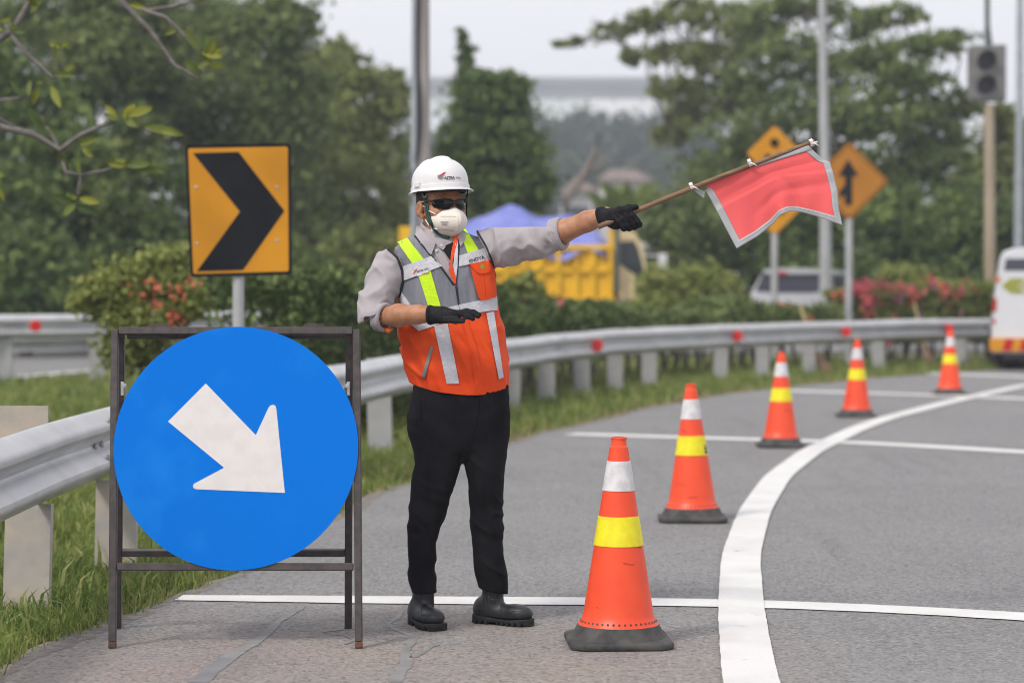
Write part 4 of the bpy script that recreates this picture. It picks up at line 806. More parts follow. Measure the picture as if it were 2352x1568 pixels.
# understorey that closes the wood down to the ground
for k, (px, Y, w, h, mt, lab) in enumerate(((60, 42, 150, 120, LF_DARK, 'dark undergrowth bush at the foot of the left wood'), (330, 44, 150, 120, LF_DARK, 'dark undergrowth bush left of the chevron post'), (600, 47, 150, 110, LF_DARK, 'undergrowth bush behind the chevron post'), (830, 48, 130, 110, LF_OLIVE, 'olive undergrowth bush left of the worker'))):
    tree('undergrowth_bush', lab, gb(px, Y), 0.1, [cl(px - w * 0.4, 644 - h * 0.1, Y, w * 0.6, h * 0.7), cl(px + w * 0.4, 640, Y, w * 0.6, h * 0.65), cl(px, 600, Y + 0.5, w * 0.7, h * 0.8), cl(px, 690, Y, w, 60)], 7000, 0.2, mt, 40 + k, cat='bush', group='undergrowth below the left wood', limbs=False)
# the vine-covered tree
YVT = 56
tree('vine_covered_tree', 'dark cone-shaped tree smothered in vines right of the pole', gb(1135, YVT), 0.4, [cl(1130, 215, YVT, 85, 55), cl(1130, 260, YVT, 100, 60), cl(1130, 340, YVT, 118, 80), cl(1130, 430, YVT, 125, 90), cl(1125, 530, YVT, 140, 90), cl(1120, 610, YVT, 150, 70), cl(1095, 195, YVT, 45, 40), cl(1165, 200, YVT, 45, 40), cl(1215, 420, YVT, 50, 110), cl(1045, 360, YVT, 50, 80)], 24000, 0.2, LF_DARK, 31, clump=0.16)
tree('vine_covered_snag', 'thin forked vine-clad snag rising above the vine-covered tree', gb(1062, YVT + 1.5), 0.07, [cl(1058, 75, YVT + 1.5, 7, 26), cl(1063, 120, YVT + 1.5, 11, 30), cl(1072, 155, YVT + 1.5, 16, 26), cl(1080, 120, YVT + 1.5, 7, 22), cl(1070, 190, YVT + 1.5, 30, 30)], 1500, 0.17, LF_DARK, 32, clump=0.3, limbs=False)
# right-hand spreading trees
def spread(pts, Y, r, j=1.6): return [cl(x, y, Y + r.uniform(-j, j), rx, ry) for x, y, rx, ry in pts]
r_ = np.random.default_rng(5)
tree('rain_tree', 'wide rain tree whose thin branches reach left into the sky', gb(1640, 68), 0.2, spread([(1300, 92, 45, 16), (1400, 75, 55, 22), (1480, 60, 70, 26), (1560, 30, 80, 30), (1650, 40, 90, 36), (1480, 130, 60, 26), (1570, 120, 80, 34), (1660, 140, 90, 40), (1540, 200, 60, 30), (1600, 250, 70, 40), (1740, 90, 90, 44), (1690, 220, 90, 50), (1540, 300, 50, 40)], 68, r_), 9500, 0.22, LF_OLIVE, 33, group=TGR, droop=0.1, asp=0.45)
tree('rain_tree', 'tall green tree behind the lamp post, its crown broken by sky', gb(1840, 62), 0.24, spread([(1750, 30, 80, 40), (1850, 10, 100, 36), (1940, 60, 80, 40), (1820, 130, 110, 50), (1930, 170, 90, 46), (1740, 200, 80, 50), (1850, 250, 110, 60), (1700, 320, 90, 70), (1960, 270, 90, 56), (1800, 370, 110, 70), (1640, 410, 90, 70), (1920, 390, 100, 70)], 62, r_), 13500, 0.21, LF_MID, 34, group=TGR, droop=0.1)
tree('rain_tree', 'layered green tree beside the traffic light', gb(2090, 58), 0.22, spread([(2060, 40, 70, 26), (2130, 100, 90, 28), (2170, 90, 60, 22), (2020, 130, 80, 36), (2090, 180, 90, 36), (2180, 240, 80, 36), (2040, 260, 90, 50), (2140, 310, 90, 46), (2060, 380, 100, 60), (2190, 400, 80, 60), (1980, 440, 90, 60)], 58, r_), 12500, 0.19, LF_MID, 35, group=TGR, droop=0.1)
tree('rain_tree', 'pale green tree at the right edge behind the thin lamp post', gb(2320, 60), 0.3, spread([(2330, 330, 80, 60), (2280, 420, 90, 70), (2360, 460, 90, 70), (2300, 280, 50, 40), (2400, 380, 90, 80)], 60, r_), 8000, 0.22, LF_OLIVE, 36, group=TGR)
for k, (px, Y, w, h, mt, lab) in enumerate(((1560, 55, 110, 130, LF_MID, 'green bush right of the truck cab'), (1700, 57, 130, 140, LF_DARK, 'dark bush behind the stacked diamond signs'), (1880, 56, 140, 140, LF_DARK, 'dark bush behind the silver-white minivan'), (2070, 54, 140, 140, LF_DARK, 'dark bush behind the bougainvillea'), (2240, 53, 130, 130, LF_DARK, 'dark bush behind the traffic light pole'), (2370, 54, 110, 130, LF_MID, 'green bush behind the white van'))):
    tree('undergrowth_bush', lab, gb(px, Y), 0.12, [cl(px - w * 0.4, 560, Y, w * 0.6, h * 0.6), cl(px + w * 0.4, 550, Y, w * 0.6, h * 0.65), cl(px, 500, Y + 0.5, w * 0.7, h * 0.6), cl(px, 640, Y, w, 80)], 6500, 0.2, mt, 60 + k, cat='bush', group='undergrowth below the right-hand trees', limbs=False)
# ------------------------------------------------------------------ hedges
def hedge(name, label, path, w, z0, z1, n, size, mat, seed, var_top=0.5, cat='hedge', flowers=None, wave=0.08):
    r = np.random.default_rng(seed); path = np.array(path, float); c = path.mean(0); T_ = empty(name, (path[0][0], path[0][1], 0), label, cat)
    seg = np.r_[0, np.cumsum(np.linalg.norm(np.diff(path, axis=0), axis=1))]
    def pts(n, shell):
        s = r.uniform(0, seg[-1], n); p = np.stack([np.interp(s, seg, path[:, 0]), np.interp(s, seg, path[:, 1])], 1); d = np.stack([np.interp(s, seg, np.gradient(path[:, 0], seg)), np.interp(s, seg, np.gradient(path[:, 1], seg))], 1); d /= np.linalg.norm(d, axis=1)[:, None]; nn = np.stack([d[:, 1], -d[:, 0]], 1)
        wv = wave * vnoise(np.stack([s, s * 0, s * 0], 1), 1.4, seed); zt = z1 + wv + 0.5 * wave * vnoise(np.stack([s, s * 0, s * 0], 1), 5, seed + 1)
        u = r.uniform(-1, 1, n); v = r.uniform(0, 1, n); side = r.uniform(0, 1, n)
        if shell:
            fr = side < 0.62; u = np.where(fr, np.sign(r.uniform(-0.35, 1, n)) * (1 - 0.18 * r.uniform(0, 1, n) ** 2), u); v = np.where(fr, v, 1 - 0.12 * r.uniform(0, 1, n) ** 2)
        u *= 1 - 0.18 * v ** 4
        P = np.c_[p + nn * (u * w / 2)[:, None], z0 + (zt - z0) * v]; P += 0.06 * np.stack([vnoise(P, 3.5, seed + 7 + k) for k in range(3)], 1) + r.normal(size=P.shape) * size * 0.35
        return P, v
    P1, v1 = pts(int(n * 0.72), True); P2, v2 = pts(int(n * 0.28), False); P = np.concatenate([P1, P2]); v = np.concatenate([v1, v2]); var = r.uniform(0, 1, len(P)) ** 2.2 * 0.8 + 0.0
    m = MB()
    for s in np.arange(0.15, seg[-1], 0.35):
        b = np.array([np.interp(s, seg, path[:, 0]), np.interp(s, seg, path[:, 1]), -0.02])
        for _ in range(3): m.tube([b, b + np.array([r.normal() * 0.08, r.normal() * 0.08, z0 + 0.1]), b + np.array([r.normal() * 0.2, r.normal() * 0.15, (z0 + z1) * 0.55])], [0.022, 0.016, 0.007], 5)
    m.build('stems', BARK, T_); leaves('leaves', P, size, mat, T_, seed + 3, 0.6, 0.0, var=var)
    if flowers:
        for k, (fm, nf, spot) in enumerate(flowers):
            c = []
            for _ in range(nf):
                i = r.integers(len(P1)) if spot is None else int(np.argmin(np.linalg.norm(P1 - (np.array(spot[r.integers(len(spot))]) + r.normal(size=3) * 0.12), axis=1)))
                c.append(P1[i] + r.normal(size=(14, 3)) * 0.04 + np.array([0, -0.05, 0.02]))
            tag(leaves('flowers', np.concatenate(c), 0.075, fm, T_, seed + 20 + k, 0.8), kind='stuff')
    return T_
hedge('clipped_hedge', 'dark clipped hedge between the chevron sign and the worker', [(-2.1, 19.6), (-1.75, 21.2), (-1.1, 23.8), (-0.35, 26.6)], 0.8, 0.12, 1.31, 30000, 0.07, LF_HEDGE, 71)
hedge('clipped_hedge', 'loose green hedge right behind the worker, below the truck', [(-0.2, 26.9), (0.35, 29.4), (0.95, 31.3)], 0.9, 0.42, 0.98, 10000, 0.085, LF_HEDGE, 72, flowers=[(PET_PINK, 5, None)], wave=0.14)
hedge('clipped_hedge', 'low green hedge between the truck and the silver-white minivan', [(0.95, 31.6), (2.1, 34.2), (3.3, 36.2), (4.3, 37.3), (5.0, 37.9)], 0.9, 0.42, 0.93, 14000, 0.095, M('foliage_hedge_light', (0.075, 0.115, 0.03), (0.11, 0.16, 0.045), 2, 0.55, attr='var', c3=(0.28, 0.32, 0.1), transl=0.25), 73, flowers=[(PET_RED, 5, None)], wave=0.12)
hedge('bougainvillea_hedge', 'bougainvillea hedge with pink and orange blossom left of the van', [(5.3, 38.5), (5.9, 39.1), (7.2, 40.2), (8.6, 41.2)], 1.1, 0.35, 1.24, 16000, 0.1, LF_LIME, 74, flowers=[(PET_PINK, 64, [at(x_, y_, 38.0 + (x_ - 1930) * .006) for x_, y_ in ((1935, 690), (1950, 670), (1968, 684), (1985, 672), (2000, 690), (2015, 668), (2035, 680), (2055, 672), (2090, 664), (2140, 660), (2180, 676))]), (PET_RED, 48, None), (PET_VIO, 14, None)], wave=0.2)
tree('flowering_shrub', 'green shrub with orange-red blossom left of the chevron sign', (at(330, 644, 21)[0], 21, 0), 0.04, [cl(255, 665, 21, 70, 42), cl(330, 640, 21, 90, 55), cl(400, 610, 21.2, 60, 45), cl(210, 690, 21, 50, 45), cl(420, 690, 21, 60, 60), cl(330, 730, 21, 90, 60), cl(430, 590, 21.4, 35, 25), cl(300, 800, 21, 70, 60)], 9000, 0.075, LF_LIME, 75, cat='shrub', clump=0.26)
FS = bpy.data.objects['flowering_shrub']; r_ = np.random.default_rng(3); c = []
for px, py in ((300, 650), (352, 652), (362, 656), (398, 668), (410, 672), (345, 690), (362, 700), (405, 688), (400, 735), (408, 722), (440, 650), (318, 684), (404, 745)): c.append(at(px, py, 20.5) + r_.normal(size=(8, 3)) * np.array([0.04, 0.05, 0.03]))
tag(leaves('flowers', np.concatenate(c), 0.042, PET_RED, FS, 9, 0.8), kind='stuff')
for k, (px, py, Y, w, h, lab) in enumerate(((1600, 640, 44, 90, 45, 'yellow-green shrub left of the silver-white minivan'), (1520, 650, 43, 60, 40, 'small lime shrub beside the truck mirror'), (2080, 640, 46, 80, 40, 'loose green shrub above the bougainvillea'), (1205, 655, 34, 40, 34, 'yellowish shrub growing in front of the truck body'))):
    tree('roadside_shrub', lab, gb(px, Y), 0.03, [cl(px - w * 0.4, py + 8, Y, w * 0.6, h * 0.8), cl(px + w * 0.4, py + 12, Y, w * 0.6, h * 0.7), cl(px, py, Y, w * 0.6, h), cl(px, py + 50, Y, w, h)], 2600, 0.13, LF_LIME, 80 + k, cat='shrub', group='roadside shrubs behind the hedge', clump=0.28)
# ------------------------------------------------------------------ frangipani reaching in at the top left
YG = 14.6; fr = empty('frangipani_tree', (-4.3, YG, 0), 'frangipani branches with few pointed leaves in the top left corner', 'tree'); FB = M('frangipani_bark', (0.12, 0.11, 0.105), (0.19, 0.17, 0.16), 20, 0.85, 0.3); m = MB()
m.tube([(-4.3, YG, -0.1), (-4.25, YG, 0.9), (-4.1, YG, 1.7)], [0.11, 0.09, 0.08], 10)
BR_ = [([(-4.1, YG, 1.7), tuple(at(-120, 300, YG)), tuple(at(0, 290, YG)), tuple(at(75, 308, YG)), tuple(at(138, 345, YG)), tuple(at(185, 310, YG)), tuple(at(280, 270, YG))], [.06, .04, .03, .026, .024, .018, .015]),
       ([tuple(at(138, 345, YG)), tuple(at(130, 330, YG)), tuple(at(105, 290, YG))], [.018, .016, .012]), ([tuple(at(40, 300, YG)), tuple(at(-60, 240, YG)), tuple(at(0, 230, YG)), tuple(at(60, 225, YG))], [.03, .024, .02, .014]),
       ([(-4.1, YG, 1.7), tuple(at(-120, 120, YG)), tuple(at(0, 90, YG)), tuple(at(30, 70, YG)), tuple(at(70, 0, YG)), tuple(at(85, -50, YG))], [.06, .04, .028, .025, .02, .015]), ([tuple(at(25, 75, YG)), tuple(at(50, 115, YG)), tuple(at(90, 150, YG)), tuple(at(120, 180, YG)), tuple(at(135, 170, YG))], [.024, .022, .02, .018, .012]),
       ([tuple(at(260, -120, YG + .4)), tuple(at(240, -40, YG + .4)), tuple(at(300, 25, YG + .4)), tuple(at(345, 70, YG + .4)), tuple(at(400, 150, YG + .4)), tuple(at(455, 180, YG + .4)), tuple(at(475, 140, YG + .4))], [.04, .035, .028, .024, .02, .016, .012]), ([tuple(at(320, 20, YG + .4)), tuple(at(380, 40, YG + .4)), tuple(at(440, 100, YG + .4)), tuple(at(465, 115, YG + .4))], [.024, .02, .016, .012]), ([tuple(at(330, 25, YG + .4)), tuple(at(400, 15, YG + .4)), tuple(at(470, -5, YG + .4))], [.018, .015, .01]),
       ([tuple(at(140, 350, YG)), tuple(at(150, 395, YG)), tuple(at(185, 400, YG)), tuple(at(180, 440, YG)), tuple(at(172, 462, YG))], [.02, .018, .016, .015, .012]), ([tuple(at(185, 402, YG)), tuple(at(240, 392, YG)), tuple(at(285, 376, YG))], [.016, .013, .01]), ([(-4.1, YG, 1.7), tuple(at(-300, 0, YG)), tuple(at(100, -160, YG + .4)), tuple(at(260, -120, YG + .4))], [.06, .06, .05, .04])]
for p, rr in BR_: m.tube(p, np.array(rr) * (.62 if p[0][0] > -4 else .8), 7)
m.build('branches', FB, fr, smooth=True)
LV = [(172, 470, 130, 505, .4), (172, 470, 260, 500, 0.0), (185, 455, 250, 470, .9), (170, 465, 92, 438, .1), (280, 270, 330, 215, 1), (285, 268, 392, 230, .85), (280, 275, 210, 255, .3), (285, 376, 400, 390, .35), (290, 380, 430, 400, .3), (290, 378, 380, 372, .2), (140, 110, 90, 90, .7), (140, 110, 165, 88, .6), (130, 130, 120, 95, .7), (150, 110, 160, 105, .8), (90, 200, 60, 265, .8), (120, 200, 145, 270, .7), (100, 190, 70, 190, .8), (135, 345, 170, 420, .3), (140, 350, 125, 380, .7), (185, 330, 240, 310, .5), (475, 140, 520, 90, .9), (475, 135, 500, 65, .6), (0, 50, 40, 35, .8), (10, 70, -30, 60, .6), (330, 290, 480, 320, .4), (370, 300, 420, 310, .6), (380, 80, 420, 60, .5), (300, 10, 350, 20, .8), (0, 430, 10, 480, .9), (-20, 380, 20, 420, .7), (185, 400, 165, 340, .3), (215, 360, 165, 320, .6)]
LV += [(x + RNG.uniform(-12, 12), y + RNG.uniform(-12, 12), x + RNG.uniform(-70, 70), y + RNG.uniform(-80, 40), RNG.uniform(0, .9)) for x, y in ((60, 225), (105, 290), (280, 270), (285, 376), (135, 170), (85, 10), (475, 140), (465, 115), (470, 0), (455, 180), (30, 70), (172, 462)) for _ in range(3)]
for k, (x0, y0, x1, y1, v) in enumerate(LV):
    x1, y1 = x0 + (x1 - x0) * .62, y0 + (y1 - y0) * .62; a, b = at(x0, y0, YG - 0.03), at(x1, y1, YG - 0.03 + RNG.uniform(-0.12, 0.06)); d = b - a; L_ = np.linalg.norm(d); d /= L_; s = np.cross(d, np.array([0.2, 1, 0.25 * RNG.uniform(-1, 1)])); s /= np.linalg.norm(s); nn = np.cross(d, s)
    w = min(L_ * 0.17, 0.03); tt = np.linspace(0, 1, 7); wd_ = w * np.sin(np.pi * np.clip(tt * 0.93 + 0.04, 0, 1)) ** 0.8
    G = np.array([[a + d * L_ * t + s * e * ww + nn * (0.012 * abs(e) - 0.03 * t * t) for e in (-1, 0, 1)] for t, ww in zip(tt, wd_)])
    o = MB().grid(G).build('leaf', LF_FRANGI, fr, smooth=True); at_ = o.data.attributes.new('var', 'FLOAT', 'FACE'); at_.data.foreach_set('value', [v] * len(o.data.polygons))
# ================================================================== the far distance
BRG = M('bridge_concrete', (0.24, 0.26, 0.28), (0.29, 0.3, 0.32), 0.05, 0.8); BRW = M('pale_panel', (0.62, 0.68, 0.68), (0.7, 0.74, 0.74), 0.08, 0.6); BRL = M('white_panel', (0.82, 0.84, 0.86), None, rough=0.6)
YB = 480.0; B0 = empty('overpass', (0, YB, 0), 'long elevated road with pale side panels in the hazy distance', 'bridge')
bz = lambda py: at(1176, py, YB)[2]; bx = lambda px: at(px, 640, YB)[0]
MB().box((bx(1150), YB + 6, (bz(196) + bz(226)) / 2), (bx(1900) - bx(400), 12, bz(196) - bz(226))).build('deck', BRG, B0); MB().box((bx(1150), YB - 0.3, (bz(178) + bz(195)) / 2), (bx(1900) - bx(400), 0.4, bz(178) - bz(195))).build('parapet', BRG, B0)
for k in range(24):
    px = 420 + k * 62; w = bx(58) - bx(0); MB().box((bx(px + 30), YB - 0.9, (bz(228) + bz(272)) / 2), (w, 0.2, bz(228) - bz(272))).build('side_panel', BRL if 1330 < px < 1480 else BRW, B0)
for px in (500, 800, 1290, 1620): MB().box((bx(px), YB + 6, bz(272) / 2), (5.0, 6, bz(272))).build('pier', BRG, B0)
FARG = leafm('foliage_far', (0.03, 0.055, 0.03), (0.045, 0.07, 0.035), (0.08, 0.1, 0.05), 0.2, 0.1)
for k, (px, py, Y, w, h) in enumerate(((1250, 380, 300, 90, 110), (1360, 330, 330, 110, 70), (1450, 350, 310, 90, 90), (1330, 440, 270, 100, 80), (1560, 330, 330, 110, 90), (960, 420, 300, 90, 150), (1480, 450, 250, 80, 70))):
    lab = ['hazy far tree just right of the vine-covered tree', 'hazy far tree under the overpass', 'hazy far tree under the white bridge panels', 'hazy far tree above the tiled roofs', 'hazy far tree behind the rain tree', 'hazy far tree behind the utility pole', 'hazy far tree above the flag hand'][k]
    tree('far_tree', lab, gb(px, Y), 0.3, [cl(px, py, Y, w, h), cl(px - w * 0.5, py + h * 0.7, Y, w * 0.7, h * 0.8), cl(px + w * 0.5, py + h * 0.7, Y, w * 0.7, h * 0.8), cl(px, py + h * 1.4, Y, w, h)], 5200, 1.1, FARG, 90 + k, group='far trees below the overpass')
ROOF = M('clay_roof', (0.15, 0.11, 0.1), (0.2, 0.15, 0.13), 0.5, 0.85); WALLM = M('pale_render', (0.5, 0.47, 0.46), (0.56, 0.53, 0.52), 0.4, 0.85)
def house(px0, px1, pyr, pye, Y, lab):
    a, b = at(px0, pye, Y), at(px1, pye, Y); zr = at(px0, pyr, Y)[2]; ze = a[2]; T_ = empty('house', ((a[0] + b[0]) / 2, Y + 3, 0), lab, 'house', 'houses far beyond the hedge')
    MB().box(((a[0] + b[0]) / 2, Y + 3.5, ze / 2), (b[0] - a[0] - 0.8, 6, ze)).build('wall', WALLM, T_)
    m = MB(); m.add([(a[0], Y - 0.3, ze), (b[0], Y - 0.3, ze), (b[0], Y + 7.3, ze), (a[0], Y + 7.3, ze), (a[0] + 1.2, Y + 3.5, zr), (b[0] - 1.2, Y + 3.5, zr)], [(0, 1, 5, 4), (1, 2, 5), (2, 3, 4, 5), (3, 0, 4), (3, 2, 1, 0)]); m.build('roof', ROOF, T_)
    for t in (0.25, 0.6):
        x = a[0] + (b[0] - a[0]) * t; w_ = MB().box((x, Y + 0.46, ze - 1.6), (1.3, 0.06, 1.2)).build('window', BRL, T_); MB().box((x, Y + 0.42, ze - 1.6), (1.1, 0.03, 1.0)).build('pane', GLASS, w_)
house(1370, 1500, 385, 415, 200, 'far house with a brown roof right of the worker\'s helmet'); house(1285, 1375, 408, 440, 190, 'small far house with a brown roof left of the flag'); house(1400, 1500, 428, 452, 170, 'far house with the lowest brown roof above the gloved fist')
DT = empty('bare_tree', (at(1290, 644, 80)[0], 80, 0), 'leaning bare grey trunk above the truck tarpaulin', 'tree'); MB().tube([at(1288, 640, 80) * np.array([1, 1, 0]), at(1292, 520, 80), at(1300, 455, 80), at(1340, 405, 80), at(1368, 350, 80), at(1376, 310, 80)], [.22, .2, .18, .15, .1, .05], 8).tube([at(1340, 405, 80), at(1375, 385, 80), at(1400, 350, 80)], [.09, .07, .03], 6).build('trunk', BARK, DT, smooth=True)
for k, (px, py, s_) in enumerate(((1410, 455, 1.0), (1445, 445, 1.1))):
    BN = empty('banana_plant', gb(px, 70), ['left one of the two bright green banana plants beyond the truck', 'right one of the two bright green banana plants beyond the truck'][k], 'plant', 'banana plants beyond the truck'); b = at(px, py + 60, 70); m = MB()
    MB().tube([(b[0], 70, 0), tuple(b)], [0.16, 0.1], 8).build('stem', LF_LIME, BN)
    for j in range(7):
        a = j * 0.9 + k; d = np.array([math.cos(a) * 0.45, math.sin(a) * 0.4, 1.0]); d /= np.linalg.norm(d); L_ = 1.3 * s_; tt = np.linspace(0, 1, 6); s2 = np.cross(d, [0.3, 1, 0]); s2 /= np.linalg.norm(s2)
        G = np.array([[b + d * L_ * t + np.array([math.cos(a), math.sin(a), -0.6]) * 0.35 * t * t + s2 * e * 0.2 * math.sin(math.pi * min(t * .9 + .08, 1)) for e in (-1, 0, 1)] for t in tt]); MB().grid(G).build('leaf', LF_LIME, BN, smooth=True)
# ------------------------------------------------------------------ haze
hz = MB().box((0, 330, 27), (900, 720, 56.2)).build('haze', None); tag(hz, 'thin pale haze over the whole place', 'haze', kind='stuff')
hm = bpy.data.materials.new('haze_air'); hm.use_nodes = True; hm.node_tree.nodes.clear(); pv = hm.node_tree.nodes.new('ShaderNodeVolumePrincipled'); ho = hm.node_tree.nodes.new('ShaderNodeOutputMaterial')
pv.inputs['Color'].default_value = (0.82, 0.88, 1.0, 1); pv.inputs['Density'].default_value = 0.0009; pv.inputs['Anisotropy'].default_value = 0.2; hm.node_tree.links.new(pv.outputs[0], ho.inputs['Volume']); hz.data.materials.append(hm)
# ================================================================== the worker
PY = 9.24; YA, YZ = 8.2, 9.7
SKIN = M('skin', (0.33, 0.145, 0.075), (0.42, 0.205, 0.115), 26, 0.5, 0.15, spec=0.4, bscale=120)
SHIRT = M('shirt_cotton', (0.345, 0.32, 0.34), (0.385, 0.355, 0.37), 10, 0.85, 0.12, spec=0.2, bscale=260)
VGREY = M('vest_mesh_grey', (0.175, 0.185, 0.22), (0.23, 0.24, 0.275), 14, 0.85, 0.4, spec=0.2, bscale=330, stretch=(2.5, 1, 0.35))
VORG = M('vest_orange', (0.76, 0.078, 0.013), (0.70, 0.068, 0.011), 7, 0.75, 0.1, spec=0.25, bscale=220)
VLIME = M('fluorescent_lime', (0.56, 0.84, 0.012), (0.50, 0.78, 0.012), 30, 0.6, 0.25, bscale=90)
SILV = M('silver_tape', (0.50, 0.51, 0.56), (0.57, 0.57, 0.61), 60, 0.42, 0.3, metal=0.1, bscale=110)
NAVY = M('navy_piping', (0.022, 0.024, 0.038), None, rough=0.8); TROU = M('black_trousers', (0.008, 0.0085, 0.011), (0.013, 0.013, 0.016), 9, 0.85, 0.12, spec=0.08, bscale=280)
BOOTM = M('black_leather', (0.016, 0.018, 0.021), (0.022, 0.024, 0.028), 20, 0.42, 0.12, spec=0.45, bscale=160); SOLEM = M('boot_sole', (0.009, 0.009, 0.01), (0.018, 0.017, 0.017), 30, 0.7, 0.2)
GLOVE = M('knit_glove', (0.014, 0.014, 0.017), (0.022, 0.022, 0.026), 40, 0.95, 0.5, spec=0.15, bscale=420); DOTM = M('glove_dots', (0.07, 0.06, 0.05), None, rough=0.6)
HELM = M('helmet_plastic', (0.68, 0.672, 0.68), (0.65, 0.64, 0.645), 8, 0.28, spec=0.5, coat=0.2); MASKM = M('mask_fabric', (0.74, 0.69, 0.62), (0.70, 0.65, 0.585), 40, 0.9, 0.04, bscale=300)
PRINT = M('dark_print', (0.03, 0.03, 0.04), None, rough=0.6); PRED = M('red_print', (0.4, 0.012, 0.05), None, rough=0.5); PGREEN = M('green_print_small', (0.03, 0.2, 0.13), None, rough=0.5); MPR = M('mask_print', (0.2, 0.18, 0.16), None, rough=0.8)
HAIR = M('black_hair', (0.012, 0.01, 0.009), (0.02, 0.017, 0.015), 60, 0.6, 0.4, bscale=300); LENS = M('dark_lenses', (0.004, 0.005, 0.006), None, rough=0.12, spec=0.3); FRM = M('black_plastic', (0.015, 0.015, 0.02), None, rough=0.35); OTIP = M('orange_tip', (0.8, 0.2, 0.02), None, rough=0.5)
STRAPG = M('green_strap', (0.012, 0.085, 0.07), (0.01, 0.06, 0.05), 60, 0.7); STRAPB = M('black_strap', (0.012, 0.016, 0.02), None, rough=0.7); BTN = M('button', (0.5, 0.47, 0.46), None, rough=0.35); BLKT = M('black_undershirt', (0.006, 0.006, 0.008), None, rough=0.9); WLOOP = M('white_elastic', (0.75, 0.72, 0.68), None, rough=0.8)
pp = lambda px, py, dy=0.0: at(px, py, PY + dy)
KP = PY / F                                           # metres per frame unit at the worker
PE = empty('person', (at(1055, 900, PY)[0], PY, 0), 'worker in white helmet, mask and orange-grey safety vest, directing traffic with arm stretched out', 'person')
zpy = lambda py: pp(1050, py)[2]
def wr(P, amp, sc, seed, axis=None):
    """soft cloth folds"""
    q = P if axis is None else P * np.asarray(axis); n = vnoise(q, sc, seed); return amp * (1 - 2 * np.abs(n)) 
# --- torso
TT = [(512, 990, 1040, .055), (522, 978, 1052, .066), (533, 960, 1072, .078), (545, 938, 1098, .09), (558, 918, 1116, .1), (572, 908, 1124, .105), (590, 906, 1130, .112), (620, 912, 1136, .118), (660, 915, 1139, .122), (700, 918, 1141, .123), (740, 920, 1147, .122), (780, 924, 1158, .124), (820, 932, 1166, .127), (845, 938, 1168, .127), (870, 946, 1165, .123), (905, 953, 1162, .118), (940, 956, 1160, .112)]
tz = np.array([zpy(t[0]) for t in TT]); tcx = np.array([(at(t[1], t[0], PY)[0] + at(t[2], t[0], PY)[0]) / 2 for t in TT]); ta = np.array([(t[2] - t[1]) / 2 * KP for t in TT]); tb_ = np.array([t[3] for t in TT]); tcy = np.full(len(TT), PY + 0.01)
def torso(P, ins=0.0): return np.maximum(stack(P, tz, tcx, tcy, ta, tb_, 2.25) + ins, P[:, 2] - (zpy(512) - ins))
interp = lambda v, t: np.interp(v, [a for a, _ in t], [b for _, b in t])
ARML = [(500, 862), (545, 872), (570, 885), (592, 912), (620, 923), (646, 926), (682, 915), (705, 895), (760, 800)]
ARMR = [(500, 1078), (521, 1092), (567, 1117), (601, 1131), (640, 1139), (665, 1152), (720, 1250)]
SR = [(pp(915, 592, 0.0), .066), (pp(880, 645, -.035), .060), (pp(864, 700, -.085), .058), (pp(861, 726, -.105), .051), (pp(882, 729, -.13), .047)]
SL = [(pp(1100, 568, .005), .07), (pp(1165, 566, -.055), .064), (pp(1235, 549, -.105), .058), (pp(1285, 537, -.14), .054)]
def crease(P, sc, seed, A): return (1 - 2.4 * np.abs(vnoise(P @ np.array(A), sc, seed))).clip(-.6, 1)
def folds_arm(P):
    w = np.stack([vnoise(P, 6, 71), vnoise(P, 6, 72), vnoise(P, 6, 73)], 1) * .03; q = P + w
    left = P[:, 0] < pp(1000, 600)[0]; a = crease(q, 8, 31, [[.6, 0, 1.4], [0, .7, 0], [-.9, 0, 1.5]]); b = crease(q, 8, 33, [[2.3, 0, .9], [0, .7, 0], [.9, 0, .8]])
    f = np.where(left, a, b); return 0.0085 * f + 0.0065 * crease(q, 16, 34, [[1, 0, .8], [0, .6, 0], [-.7, 0, 1]]) + .0015 * vnoise(P, 40, 35)
def sleeves(P):
    r = chain(P, SR, .03); l = chain(P, SL, .03)
    ax = SR[4][0] - SR[3][0]; ax = ax / np.linalg.norm(ax); r = np.maximum(r, (P - SR[4][0]) @ ax)
    al = SL[3][0] - SL[2][0]; al = al / np.linalg.norm(al); l = np.maximum(l, (P - SL[3][0]) @ al)
    return np.minimum(r, l)
def shirt_fn(P): 
    b = torso(P, 0.007); s = sleeves(P); f = folds_arm(P)
    px, py = topx(P); w = np.clip(np.minimum(px - interp(py, ARML), interp(py, ARMR) - px) * KP / .012, 0, 1)
    d = smin(b, s - f, 0.03); d = np.where(w > 0, np.maximum(d, b - (1 - w) * .1), d); d = np.maximum(d, P[:, 2] - zpy(523)); return np.maximum(d, zpy(880) - P[:, 2])
sh, _, _ = sdf_obj('shirt', shirt_fn, (pp(810, 500)[0], PY - .32, zpy(895)), (pp(1320, 500)[0], PY + .2, zpy(495)), 0.0047, SHIRT, PE, 1)
